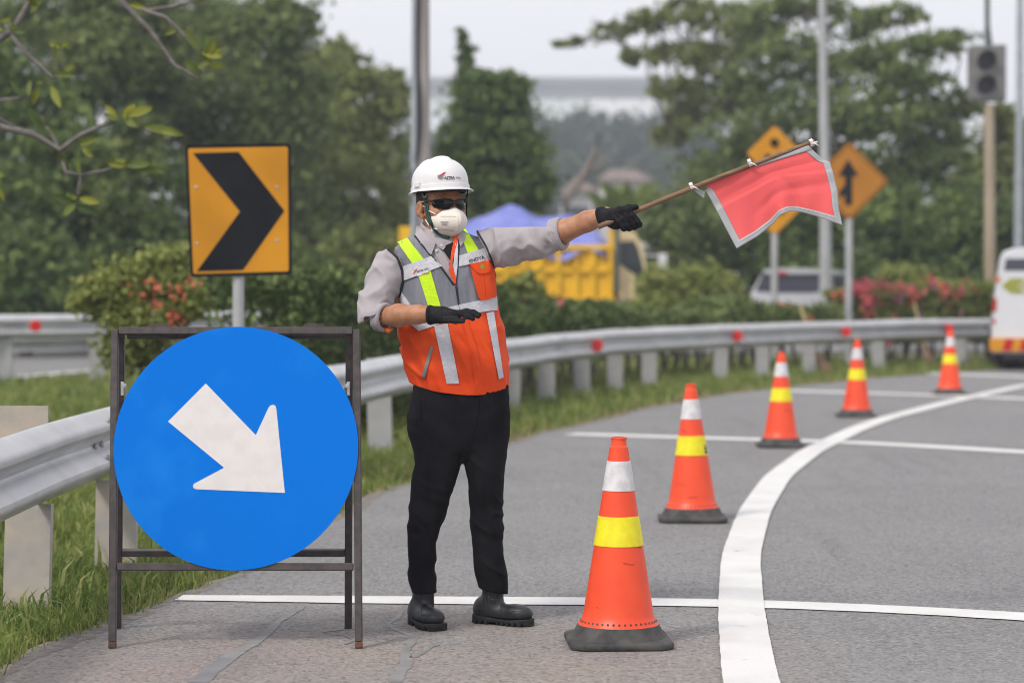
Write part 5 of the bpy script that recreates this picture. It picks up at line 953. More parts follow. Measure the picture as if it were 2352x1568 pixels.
# rolled cuffs
def cuff(c0, c1, r, th, L_):
    a = np.array(c1) - np.array(c0); a = a / np.linalg.norm(a); c = np.array(c1)
    def fn(P):
        q = P - c; t = q @ a; rad = np.linalg.norm(q - t[:, None] * a, axis=1); w = 0.004 * vnoise(P, 16, 5) + 0.0025 * np.sin(t * 420)
        return np.sqrt(np.maximum(np.abs(rad - r + w) - th * .35, 0) ** 2 + np.maximum(np.abs(t + L_ / 2 - .004) - L_ / 2 + .003, 0) ** 2) - th * .6
    return fn
c_ = SR[4][0]; sdf_obj('cuff', cuff(SR[3][0] , SR[4][0] + np.array([0.004, 0, 0]), .049, .008, .036), c_ - .09, c_ + .09, .004, SHIRT, sh, 1)
c_ = SL[3][0] + (SL[3][0] - SL[2][0]) * 0.12; sdf_obj('cuff', cuff(SL[2][0], c_, .055, .009, .04), c_ - .1, c_ + .1, .004, SHIRT, sh, 1)
CUFFO = M('cuff_lining', (0.75, 0.16, 0.03), None, rough=0.8)
for cc, rr in ((pp(892, 757, -.13), .011), (pp(1290, 568, -.155), .011)):
    MB().tube([cc + np.array([-0.018, 0.0, 0.002]), cc + np.array([0, -0.004, -0.004]), cc + np.array([0.016, 0.0, 0.004])], [rr * .6, rr, rr * .5], 8).build('cuff_lining', CUFFO, sh, smooth=True)
# --- vest
interp = lambda v, t: np.interp(v, [a for a, _ in t], [b for _, b in t])
ARML = [(500, 862), (545, 872), (570, 885), (592, 912), (620, 923), (646, 926), (682, 915), (705, 895), (760, 800)]
ARMR = [(500, 1078), (521, 1092), (567, 1117), (601, 1131), (640, 1139), (665, 1152), (720, 1250)]
NL = [(490, 936), (541, 952), (582, 986), (615, 1014), (652, 1040)]; NR = [(490, 1068), (524, 1060), (544, 1054), (609, 1049), (652, 1044)]
HEM = [(930, 872), (955, 886), (1000, 900), (1060, 908), (1110, 908), (1165, 893), (1190, 888)]
def puff(P):
    z = P[:, 2]; lo_ = np.exp(-((z - zpy(845)) / .05) ** 2); return 0.004 * lo_
def vfold(P):
    m = np.clip((zpy(720) - P[:, 2]) / .06, 0, 1); q = P @ np.array([[1, 0, .28], [0, 1, 0], [.15, 0, 1]])
    lft = np.clip((pp(1010, 700)[0] - P[:, 0]) / .06, 0, 1) * m
    q = q + np.stack([vnoise(P, 7, 74), vnoise(P, 7, 75), vnoise(P, 7, 76)], 1) * .022
    return (0.006 * m + 0.0035) * crease(q, 8, 41, [[2.4, 0, 0], [0, .8, 0], [.3, 0, .5]]) + .005 * lft * crease(q, 11, 43, [[1, 0, .9], [0, .7, 0], [-.8, 0, 1.1]]) + 0.003 * m * crease(q, 18, 44, [[1.5, 0, 0], [0, .8, 0], [.5, 0, .7]]) + .002 * (1 - m) * crease(q, 17, 45, [[2.2, 0, 0], [0, 1, 0], [0.3, 0, .3]])
def vest_base(P): return torso(P, 0.0) - vfold(P) - puff(P)
def vest_fn(P):
    d = vest_base(P); px, py = topx(P); k = KP
    d = np.maximum(d, (interp(py, ARML) - px) * k); d = np.maximum(d, (px - interp(py, ARMR)) * k)
    v = np.minimum(np.minimum(px - interp(py, NL), interp(py, NR) - px) * k, (PY + .045) - P[:, 1]); v = np.where(py < 655, v, -1); d = np.maximum(d, v)
    d = np.maximum(d, (py - interp(px, HEM)) * k); return np.maximum(d, (514 - py) * k)
V, Q = surf_nets(*sdf_grid(vest_fn, (pp(860, 500)[0], PY - .2, zpy(925)), (pp(1200, 500)[0], PY + .2, zpy(495)), 0.005))
BND = [(880, 690), (905, 640), (925, 715), (965, 752), (1000, 735), (1060, 712), (1145, 698), (1180, 690)]
fx, fy = topx(V[Q].mean(1)); up_ = fy < interp(fx, BND)
def sub(name, mask, mat, parent):
    q = Q[mask]; u, inv = np.unique(q, return_inverse=True); return mk_np(name, V[u], inv.reshape(q.shape), mat, parent, True)
ve = sub('vest', up_, VGREY, PE); lo_p = sub('lower_panel', ~up_, VORG, ve)
def vp_(name, poly, mat, off=.003, th=.004, step=6): return patch(name, poly, vest_base, off, th, mat, ve, YA, YZ, step)
vp_('lime_strip', [(912.7, 556), (935, 546), (973.5, 595), (947.4, 606)], VLIME); vp_('lime_strip', [(961, 632), (988.8, 622), (1014.5, 711), (986, 711)], VLIME); vp_('lime_strip', [(1055, 528), (1068, 523), (1099, 573), (1075, 583)], VLIME)
vp_('silver_strip', [(924.8, 612), (990, 588), (1015.6, 610.6), (927.7, 644.5)], SILV, .0045); vp_('silver_strip', [(1055, 586.7), (1117, 568.3), (1130, 596.5), (1053.7, 612)], SILV, .0045)
vp_('silver_strip', [(1054, 699.5), (1142, 681), (1143, 712), (1058, 722)], SILV, .0045); vp_('silver_strip', [(945, 746), (962, 760), (996, 749), (1057, 722), (1053, 700), (1015.6, 709), (979, 722)], SILV, .004); vp_('silver_strip', [(917, 686), (923, 672), (945, 702), (947, 748), (938, 744)], SILV, .004)
vp_('silver_strip', [(997, 748), (1028, 742), (1055, 881), (1026, 881)], SILV, .0042, .004); vp_('silver_strip', [(1117, 719), (1135, 715), (1157, 866), (1146, 871)], SILV, .0042, .004)
pk = vp_('pocket', [(1079, 608), (1128, 599), (1135, 603), (1139, 640), (1141, 680), (1124, 687), (1106, 690), (1099, 682), (1090, 650)], VORG, .009, .009, 5); vp_('pocket_flap', [(1078, 606), (1127, 597), (1135, 619), (1118, 627), (1103, 629.5), (1094.5, 625)], VORG, .0125, .006, 5)
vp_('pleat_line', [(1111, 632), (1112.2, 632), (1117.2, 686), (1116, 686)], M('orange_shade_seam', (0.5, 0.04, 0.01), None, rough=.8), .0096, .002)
for a0 in range(1):
    an = np.linspace(0, 2 * math.pi, 20, endpoint=False); ring = [(1109 + 6.2 * math.cos(a), 612 + 6.2 * math.sin(a)) for a in an]; EMB = M('green_embroidery', (0.16, 0.32, 0.04), None, rough=.8); EMO = M('vest_orange_thread', (0.8, 0.1, 0.02), None, rough=.8)
    vp_('emblem', ring, EMB, .0132, .001, 0); vp_('emblem_field', [(1109 + 4.4 * math.cos(a), 612 + 4.4 * math.sin(a)) for a in an], EMO, .0138, .0008, 0); vp_('emblem_mark', [(1106, 610), (1108, 612.5), (1112, 608.8), (1113, 610.3), (1108, 615.5), (1105.2, 611.8)], EMB, .0143, .0008, 0)
vp_('pocket_zip', [(989, 794), (996, 795), (975, 869), (967, 866)], M('grey_zip', (0.2, 0.19, 0.19), None, rough=.6), .004)
vp_('zip_lining', [(1045, 540), (1055.6, 538.7), (1046, 572), (1038, 609), (1047, 635), (1048, 660), (1031, 622), (1034, 606), (1036, 581)], VORG, .004, .006)
vp_('zip_tape', [(1046, 560), (1052, 548), (1051, 610), (1047, 645), (1041, 612)], SILV, .0035, .005); vp_('zip_edge', [(1044, 650), (1048, 650), (1056, 700), (1052, 701)], NAVY, .004, .004)
vp_('front_placket', [(1058, 722), (1070, 722), (1096, 800), (1112, 906), (1096, 907), (1080, 800)], VORG, .0075, .008, 5)
vp_('waistband', [(951, 872), (1000, 882), (1060, 886), (1110, 885), (1164, 872), (1161, 891), (1110, 906.5), (1060, 906.5), (1000, 899), (957, 886)], VORG, .006, .007)
def pipe(pl, r=.0045, fn=vest_base, off=.001, mat=NAVY, name='piping', par=None):
    pl = np.array(pl, float); s = np.linspace(0, len(pl) - 1, 26); x = np.interp(s, range(len(pl)), pl[:, 0]); y = np.interp(s, range(len(pl)), pl[:, 1]); return MB().tube(project(fn, x, y, off, YA, YZ), r, 6).build(name, mat, par or ve, smooth=True)
both = lambda P: np.minimum(vest_base(P), shirt_fn(P))
pipe([(888, 569), (913, 592), (923.5, 620), (926, 646), (917, 684)], .005, both); pipe([(1096, 531), (1117, 567), (1131, 601), (1138, 636)], .004, both); pipe([(953, 542), (987, 583), (1015, 616), (1041, 652)], .004); pipe([(1055, 545), (1052, 600), (1048, 648), (1054, 699)], .003)
text_on('lettering', 'IINDYA', 1079, 603.5, 1114, 593, 7.2, vest_base, .0055, PRINT, ve, YA, YZ, .02); 
vp_('name_patch', [(957, 626), (983, 617), (985, 625.5), (959, 634.5)], M('name_patch_white', (0.62, 0.62, 0.64), None, rough=.6), .0052, .001, 0)
vp_('logo_mark', [(949, 631), (951, 622), (959, 616), (956, 622), (952, 627)], M('red_print_vest', (0.6, 0.07, 0.05), None), .0058, .0008, 0); text_on('lettering', 'ASTRA Infra', 957.5, 627, 984, 618.5, 4.6, vest_base, .0062, PRINT, ve, YA, YZ, .015); text_on('lettering', 'Toll Road', 970, 630.5, 986, 625.8, 3.6, vest_base, .0062, M('red_print_vest', (0.6, 0.07, 0.05)), ve, YA, YZ)
# --- shirt front, collar, buttons
NK0, NK1 = pp(1004, 556, .03), pp(1012, 500, .02)
collar_base = lambda P: smin(torso(P, .004), cap(P, NK0, NK1 + (NK1 - NK0) * .0, .070, .064), .02)
def cp(name, poly, off, th, mat=SHIRT, par=sh): return patch(name, poly, collar_base, off, th, mat, par, YA, YZ, 5)
cp('collar', [(956, 517), (964, 520), (975, 534), (997, 553), (1001, 558), (991, 584), (987, 584), (968, 562), (953.5, 542)], .011, .012)
cp('collar', [(1052, 541), (1060, 531), (1067, 534), (1070, 545), (1066, 556), (1057, 566), (1054, 553)], .008, .01)
cp('button_placket', [(992, 566), (1004, 560), (1030, 600), (1043, 650), (1034, 650)], .002, .004); cp('undershirt', [(1014, 568), (1040, 556), (1044, 566), (1037, 600), (1028, 590)], .0035, .006, BLKT)
for x, y in ((1014, 563), (1002.5, 575)):
    vv = [(x + 3.2 * math.cos(a), y + 3.2 * math.sin(a)) for a in np.linspace(0, 2 * math.pi, 12, endpoint=False)]; cp('button', vv, .0075, .003, BTN)
cp('collar_stand', [(998, 556), (1012, 551), (1024, 566), (1018, 574), (1005, 566)], .006, .008)
# collar band round the neck
def band_fn(P):
    a = NK1 - NK0; L_ = np.linalg.norm(a); a = a / L_; q = P - NK0; t = q @ a; rad = np.linalg.norm(q - t[:, None] * a, axis=1); front = np.clip((PY - P[:, 1]) / .06, 0, 1); px, py = topx(P); op = np.where((P[:, 1] < PY + .0) & (px > 985) & (px < 1062), 1.0, -1.0) * .02
    top_ = .066 - .026 * front; return np.maximum(np.maximum(np.abs(rad - .069 + .05 * (t - .05)) - .004, np.maximum(t - top_, -t - .02)), op)
sdf_obj('collar_band', band_fn, NK0 - np.array([.1, .1, .04]), NK1 + np.array([.1, .1, .06]), .004, SHIRT, sh, 1)
# --- body (skin), one continuous surface
PSI = math.radians(32); HC = pp(1012, 474, 0.0); Rh = np.array([[math.cos(PSI), -math.sin(PSI), 0], [math.sin(PSI), math.cos(PSI), 0], [0, 0, 1.0]])
hl = lambda x, y, z: HC + Rh @ np.array([x, y, z], float)
def head_fn(P):
    q = (P - HC) @ Rh; x = q[:, 0]; s = np.stack([np.abs(x), q[:, 1], q[:, 2]], 1)
    d = ell(q, (0, .012, .03), (.0765, .098, .1)); d = smin(d, ell(q, (0, -.028, -.04), (.066, .07, .082)), .03); d = smin(d, ell(q, (0, -.062, -.095), (.034, .036, .03)), .03)
    d = smin(d, ell(s, (.045, -.05, -.03), (.03, .035, .03)), .02); d = smin(d, ell(s, (.03, -.08, .022), (.035, .02, .012)), .02)       # cheek bones, brow
    d = smin(d, cap(q, (0, -.094, .008), (0, -.113, -.035), .009, .014), .012)                                                     # nose
    return d
def ear_fn(P):
    q = (P - HC) @ Rh; s = np.stack([np.abs(q[:, 0]), q[:, 1], q[:, 2]], 1); c = np.array([.079, .014, -.014]); R = Matrix.Rotation(0.25, 3, 'X').to_3x3(); R = np.array(R)
    o = ell(s, c + np.array([.004, .004, .004]), (.0105, .021, .033), R); o = np.maximum(o, -ell(s, c + np.array([.0155, .0, .006]), (.009, .011, .019), R)); return smin(o, ell(s, c + np.array([-.002, -.008, -.026]), (.008, .009, .011)), .008)
AR_ = [(pp(872, 727, -.11), .033), (pp(915, 724, -.165), .0415), (pp(960, 722, -.21), .034), (pp(1000, 722, -.245), .029)]
AL_ = [(pp(1240, 551, -.105), .038), (pp(1295, 531, -.15), .042), (pp(1350, 508, -.19), .038), (pp(1392, 494, -.22), .031)]
UR_ = [(pp(925, 615, .01), .035), (pp(870, 700, -.08), .036), (pp(872, 727, -.11), .033)]; UL_ = [(pp(1095, 590, .01), .035), (pp(1180, 568, -.06), .036), (pp(1240, 551, -.105), .038)]
HIPS = [(pp(1000, 930, .01), .09), (pp(1110, 930, .02), .09)]; LGA = [(pp(1005, 950, .015), .07), (pp(982, 1170, .02), .044), (pp(972, 1300, .025), .036), (pp(973, 1400, .03), .03)]; LGB = [(pp(1112, 950, .02), .07), (pp(1117, 1170, .035), .044), (pp(1124, 1300, .04), .036), (pp(1132, 1395, .05), .03)]
def body_fn(P):
    d = smin(head_fn(P), cap(P, NK0 - np.array([0, 0, .03]), pp(1010, 492, .022), .0625, .058), .02); d = smin(d, ear_fn(P), .006)
    t = np.maximum(stack(P, tz, tcx, tcy, ta * .8, tb_ * .8, 2.1) + .012, np.maximum(P[:, 2] - zpy(530), zpy(915) - P[:, 2])); d = smin(d, t, .03)
    for c in (AR_, AL_, UR_, UL_): d = smin(d, chain(P, c, .015), .02)
    for c in (LGA, LGB): d = smin(d, chain(P, c, .02), .03)
    return d
sdf_obj('body', body_fn, (pp(800, 500)[0], PY - .33, .02), (pp(1420, 500)[0], PY + .2, zpy(375)), 0.005, SKIN, PE, 1)
# hair below the helmet at the sides and back
def hair_fn(P):
    q = (P - HC) @ Rh; d = head_fn(P) - .006; return np.maximum(np.maximum(d, -(q[:, 2] + .012 - .55 * np.clip(-.03 - q[:, 1] + .04, 0, 1))), np.maximum(-(q[:, 1] + .012), q[:, 2] - .1))
sdf_obj('hair', hair_fn, HC - .14, HC + .14, .004, HAIR, PE, 1)
# --- mask
def mask_fn(P):
    q = (P - HC) @ Rh; s = np.stack([np.sqrt(q[:, 0] ** 2 + 9e-6) + .11, q[:, 1], q[:, 2]], 1); d = ell(s, (0, -.032, -.058), (.19, .15, .084))
    front = q[:, 1] + .042 + .12 * np.clip(np.abs(q[:, 2] + .055) - .02, 0, 1); return np.maximum(np.maximum(d, front), np.maximum(q[:, 2] - (.006 - .5 * np.clip(np.abs(q[:, 0]) - .006, 0, .045)), -.124 - q[:, 2]))
mk_, _, _ = sdf_obj('face_mask', mask_fn, HC - .18, HC + .18, .003, MASKM, PE, 1)
g_ = lambda x, y: (918.7 + .14648 * x, 344.5 + .14648 * y)
mpatch = lambda name, poly, mat, off=.0012: patch(name, [g_(*p) for p in poly], mask_fn, off, .0015, mat, mk_, YA, YZ, 4)
for (x0, y0, x1, y1, n) in ((632, 1036, 880, 1038, 17), (652, 1240, 850, 1268, 15)):
    for k in range(n):
        t0, t1 = k / n, (k + .6) / n; a, b = (x0 + (x1 - x0) * t0, y0 + (y1 - y0) * t0), (x0 + (x1 - x0) * t1, y0 + (y1 - y0) * t1); mpatch('stitch', [a, b, (b[0], b[1] + 7), (a[0], a[1] + 7)], MPR)
a, b = g_(638, 1147), g_(758, 1150); text_on('lettering', 'MOUSON', *a, *b, 4.3, mask_fn, .0012, MPR, mk_, YA, YZ); a, b = g_(655, 1183), g_(740, 1187); text_on('lettering', 'KN95', *a, *b, 4.3, mask_fn, .0012, MPR, mk_, YA, YZ)
face_fn = lambda P: np.minimum(np.minimum(head_fn(P), mask_fn(P)), cap(P, NK0, pp(1010, 492, .022), .0625, .058))
def fpipe(pl, r, mat, name, par, off=.002, fl=1.0):
    pl = np.array([g_(*p) for p in pl]); s = np.linspace(0, len(pl) - 1, 30); x = np.interp(s, range(len(pl)), pl[:, 0]); y = np.interp(s, range(len(pl)), pl[:, 1]); P = project(face_fn, x, y, off, YA, YZ)
    P[1:-1] = (P[:-2] + P[1:-1] + P[2:]) / 3; return MB().tube(P, r, 8, flat=fl, up=(0, 1, 0)).build(name, mat, par, smooth=True)
fpipe([(335, 838), (372, 880), (440, 945), (560, 1010)], .0022, WLOOP, 'ear_loop', mk_, .004); fpipe([(385, 1072), (440, 1160), (500, 1218), (590, 1248)], .0022, WLOOP, 'ear_loop', mk_, .003)
MB().tube(project(mask_fn, *[np.interp(np.linspace(0, 5, 24), range(6), v) for v in zip(*[g_(*p) for p in ((868, 905), (898, 960), (914, 1050), (912, 1150), (900, 1250), (876, 1320))])], .0002, YA, YZ), .0013, 5).build('centre_seam', MASKM, mk_, smooth=True)
# --- sunglasses
GB = lambda P: np.minimum(ell((P - HC) @ Rh, (0, -.012, .006), (.083, .106, .07)), 9)
GBM = lambda P: np.minimum(np.minimum(GB(P), mask_fn(P) - .002), head_fn(P) - .004)
gpatch = lambda name, poly, mat, par, off=.0, th=.004: patch(name, [g_(*p) for p in poly], GBM, off, th, mat, par, YA, YZ, 3)
gl = gpatch('sunglasses', [(498, 850), (520, 808), (580, 775), (690, 762), (790, 775), (826, 795), (836, 830), (815, 880), (770, 922), (700, 932), (600, 915), (515, 890)], LENS, PE); gpatch('lens', [(872, 815), (905, 785), (960, 768), (1030, 770), (1054, 790), (1060, 850), (1048, 915), (1020, 940), (960, 945), (920, 918), (890, 870)], LENS, gl)
def gpipe(pl, r, mat, name, off=.003):
    pl = np.array([g_(*p) for p in pl]); s = np.linspace(0, len(pl) - 1, 24); P = project(GBM, np.interp(s, range(len(pl)), pl[:, 0]), np.interp(s, range(len(pl)), pl[:, 1]), off, YA, YZ); return MB().tube(P, r, 7).build(name, mat, gl, smooth=True)
gpipe([(500, 800), (580, 772), (690, 760), (790, 770), (850, 800), (900, 782), (960, 766), (1030, 766), (1056, 782)], .0032, FRM, 'brow_bar'); gpipe([(836, 800), (838, 850), (845, 870), (862, 850), (872, 815)], .0026, FRM, 'bridge'); gpipe([(505, 800), (440, 798), (405, 806)], .004, FRM, 'temple', .002); gpipe([(372, 812), (330, 818)], .003, OTIP, 'temple_tip', .003)
# --- helmet
he = empty('helmet', HC, None, None); he.parent = PE; he.location = tuple(HC - ORG[PE.name])
tilt = np.array(Matrix.Rotation(math.radians(-5), 3, 'X')); HB = np.array([0, .005, .0815])
def hw(v): return HC + (np.asarray(v) @ tilt.T + HB) @ Rh.T
A_, B_, C_ = .1035, .1235, .1015; na = 120; th = np.linspace(0, 2 * math.pi, na, endpoint=False)
def dome(k, ins=0.0):
    ph = np.linspace(0.0, math.pi / 2, 30); G = []
    for f in ph:
        s = math.sin(f) ** .92; z = math.cos(f) ** .86; x = (A_ - ins) * s * np.cos(th); y = (B_ - ins) * s * np.sin(th); zz = (C_ - ins) * z + 0 * x
        rid = .0085 * np.exp(-(x / .017) ** 4) * np.clip((y + .085) / .03, 0, 1) * np.clip((.1 - y) / .03, 0, 1) * (1 - s ** 6) + .004 * np.exp(-((np.abs(x) - .047) / .011) ** 2) * np.clip((y + .05) / .03, 0, 1) * np.clip((.09 - y) / .03, 0, 1) * (1 - s ** 6)
        n_ = np.stack([x / A_ ** 2, y / B_ ** 2, zz / C_ ** 2], 1); n_ /= np.linalg.norm(n_, axis=1)[:, None] + 1e-9; G.append(np.stack([x, y, zz], 1) + n_ * (rid * k)[:, None])
    return G
G = dome(1.0); front = np.clip(-np.sin(th), 0, 1); fl = np.clip((front - .25) / .75, 0, 1) ** .7
def ring(ex, z, vis=0.0, zd=0.0): return np.stack([(A_ + ex) * np.cos(th), (B_ + ex + vis * fl) * np.sin(th), z - zd * fl + 0 * th], 1)
G += [ring(.0005, -.006), ring(.004, -.008), ring(.0045, -.022), ring(.006, -.0235, .004), ring(.010, -.026, .02, .003), ring(.0125, -.0285, .03, .005), ring(.0125, -.0305, .03, .0055), ring(.009, -.030, .026, .005), ring(.0, -.026, .005, 0), ring(-.004, -.02)]
G += dome(0.0, .004)[::-1]
hm_ = MB().grid(np.array([hw(g) for g in G]), True).build('shell', HELM, he, autosmooth=0.7)
from mathutils.bvhtree import BVHTree
_bv = BVHTree.FromPolygons([tuple(hw(np.zeros(3)) * 0 + np.array(v.co) + ORG[he.name]) for v in hm_.data.vertices], [tuple(p.vertices) for p in hm_.data.polygons])
class _helm:
    pass
def lay_on_helmet(name, poly, mat, bm=None, lift=.0012):
    if bm is None:
        bm = bmesh.new(); bm.faces.new([bm.verts.new((x, y, 0)) for x, y in poly])
    bmesh.ops.triangulate(bm, faces=bm.faces[:])
    bmesh.ops.subdivide_edges(bm, edges=bm.edges[:], cuts=1); bm.verts.index_update(); VV = []
    for v in bm.verts:
        r = ray(v.co.x, v.co.y); h = _bv.ray_cast(Vector((0, 0, H)), Vector(r)); VV.append(np.array(h[0]) - r / np.linalg.norm(r) * lift if h[0] is not None else np.array([0, 0, H]) + r * PY)
    fs = [tuple(v.index for v in f.verts) for f in bm.faces]; bm.free(); return mk(name, VV, fs, mat, he)
def helmet_text(body, a, b, hgt, mat, bold):
    bm = text_mesh(body, bold); xs = [v.co.x for v in bm.verts]; a, b = np.array(g_(*a)), np.array(g_(*b)); d = b - a; u = np.array([d[1], -d[0]]) / np.linalg.norm(d)
    for v in bm.verts:
        q = a + d * (v.co.x - min(xs)) / (max(xs) - min(xs)) + u * v.co.y / .7 * hgt; v.co = (q[0], q[1], 0)
    return lay_on_helmet('lettering', None, mat, bm)
helmet_text('ASTRA', (692, 460), (862, 452), 6.0, PRINT, .035); helmet_text('Infra', (878, 452), (950, 458), 6.0, PRINT, .0)
lay_on_helmet('tagline', [g_(*p) for p in ((725, 468), (955, 470), (955, 475), (725, 474))], PRINT)
lay_on_helmet('logo_swoosh', [g_(*p) for p in ((598, 452), (602, 420), (630, 388), (680, 356), (721, 344), (714, 362), (690, 386), (640, 412), (612, 436))], PRED); lay_on_helmet('logo_leaf', [g_(*p) for p in ((612, 448), (640, 420), (700, 390), (706, 394), (660, 424), (630, 446))], PGREEN)
rg = [(640 + 52 * math.cos(a) * (1.0), 418 + 50 * math.sin(a)) for a in np.linspace(0.2, 3.9, 24)]; lay_on_helmet('logo_ring', [g_(*p) for p in rg + [(640 + (p[0] - 640) * .92, 418 + (p[1] - 418) * .92) for p in rg[::-1]]], M('grey_print', (0.25, 0.24, 0.25), None))
# accessory slot lugs and the rain gutter
for s_ in (-1, 1):
    b = MB().box((0, 0, 0), (.012, .034, .02)); b.v = [tuple(hw(np.array(p) + np.array([s_ * (A_ + .004), -.012, -.004]))) for p in b.v]; b.build('slot_lug', HELM, he, bevel=.004)
    b = MB().tube([hw((s_ * (A_ - .012), .015, -.026)), hw((s_ * (A_ - .02), -.045, -.03)), hw((s_ * .055, -.092, -.03)), hw((0, -.108, -.03))], .004, 6, flat=2.0); b.build('headband', STRAPB, he, smooth=True)
st = fpipe([(368, 690), (395, 760), (410, 860), (430, 970), (455, 1080), (485, 1160)], .0075, STRAPB, 'chin_strap', he, .006, .35); 
fpipe([(378, 770), (396, 860), (416, 970), (440, 1080), (470, 1150)], .0022, STRAPG, 'strap_stripe', he, .0105, .4); fpipe([(412, 770), (428, 860), (446, 970), (470, 1080), (496, 1150)], .0022, STRAPG, 'strap_stripe', he, .0105, .4)
fpipe([(500, 1180), (540, 1250), (600, 1310), (680, 1358), (775, 1374)], .006, STRAPG, 'chin_strap', he, .003, .35)
b = MB().box((0, 0, 0), (.014, .008, .011)); pc_ = project(face_fn, np.array([g_(487, 1170)[0]]), np.array([g_(487, 1170)[1]]), .009, YA, YZ)[0]; b.v = [tuple(np.array(p) + pc_) for p in b.v]; b.build('buckle', STRAPB, he, bevel=.002)
b = MB().box((0, 0, 0), (.007, .004, .012)); pc_ = project(face_fn, np.array([g_(500, 1250)[0]]), np.array([g_(500, 1250)[1]]), .006, YA, YZ)[0]; b.v = [tuple(np.array(p) + pc_) for p in b.v]; b.build('size_tag', WLOOP, he)
fpipe([(352, 690), (372, 740), (400, 745), (420, 705)], .004, M('grey_clip', (0.2, 0.2, 0.19), None), 'strap_clip', he, .008)
MB().tube([hw((.092, -.05, -.022)), hw((.08, -.062, -.06)), hw((.075, -.062, -.13)), hw((.06, -.06, -.16))], .003, 6).build('chin_strap', STRAPB, he, smooth=True)
# --- trousers
LA = [(880, 955, 1062, .112), (920, 946, 1062, .115), (960, 937, 1063, .114), (1000, 940, 1063, .108), (1040, 950, 1062, .102), (1065, 952, 1059, .098), (1100, 946, 1048, .092), (1150, 941, 1031, .085), (1180, 938, 1023, .083), (1210, 937, 1010, .078), (1245, 937, 1002, .074), (1290, 938, 1000, .07), (1320, 940, 1001, .066), (1340, 942, 1003, .062), (1362, 945, 1004, .058)]
LB = [(880, 1055, 1163, .112), (920, 1055, 1165, .115), (960, 1056, 1166, .114), (1000, 1059, 1165, .108), (1040, 1062, 1163, .102), (1065, 1065, 1161, .098), (1100, 1073, 1158, .092), (1150, 1078, 1155, .085), (1180, 1081, 1153, .082), (1210, 1082, 1157, .079), (1245, 1084, 1155, .074), (1290, 1090, 1158, .07), (1320, 1095, 1162, .066), (1340, 1099, 1166, .062), (1358, 1102, 1167, .058)]
def legtab(T, c0, c1):
    z = np.array([zpy(t[0]) for t in T]); cx = np.array([(at(t[1], t[0], PY)[0] + at(t[2], t[0], PY)[0]) / 2 for t in T]); return z, cx, np.interp(z, [z[-1], z[0]], [PY + c1, PY + c0]), np.array([(t[2] - t[1]) / 2 * KP for t in T]), np.array([t[3] for t in T])
TA, TB2 = legtab(LA, .01, .02), legtab(LB, .015, .05); TPV = legtab([(870, 954, 1164, .116), (920, 947, 1165, .116), (960, 941, 1165, .113), (1000, 944, 1163, .1), (1030, 965, 1148, .085), (1050, 1000, 1115, .06), (1060, 1030, 1085, .04)], .01, .02)
def tfold(P):
    z = P[:, 2]; kn = np.exp(-((z - zpy(1190)) / .07) ** 2) + 1.3 * np.exp(-((z - zpy(1320)) / .055) ** 2) + .35; q = P @ np.array([[1, 0, .35], [0, 1, 0], [0, 0, 1.0]])
    return .0048 * kn * crease(q + np.stack([vnoise(P, 8, 77)] * 3, 1) * .02, 10, 51, [[.7, 0, .5], [0, .6, 0], [0, 0, 2.1]]) + .003 * vnoise(P, 9, 52)
def trou_fn(P):
    a = np.maximum(stack(P, *TA, 2.1), TA[0][-1] - P[:, 2]); b = np.maximum(stack(P, *TB2, 2.1), TB2[0][-1] + .25 * (P[:, 0] - pp(1133, 1350)[0]) * -1 - P[:, 2])
    pv = np.maximum(stack(P, *TPV, 2.2), TPV[0][-1] - P[:, 2]); return np.maximum(smin(smin(a, b, .012), pv, .02) - tfold(P), P[:, 2] - zpy(883))
tr, _, _ = sdf_obj('trousers', trou_fn, (pp(920, 900)[0], PY - .16, zpy(1375)), (pp(1185, 900)[0], PY + .2, zpy(870)), .005, TROU, PE, 1)
pipe([(960, 905), (968, 930), (966, 965)], .002, trou_fn, .0005, TROU, 'pocket_seam', tr); pipe([(1100, 910), (1095, 980), (1070, 1050)], .0018, trou_fn, .0003, TROU, 'fly_seam', tr)
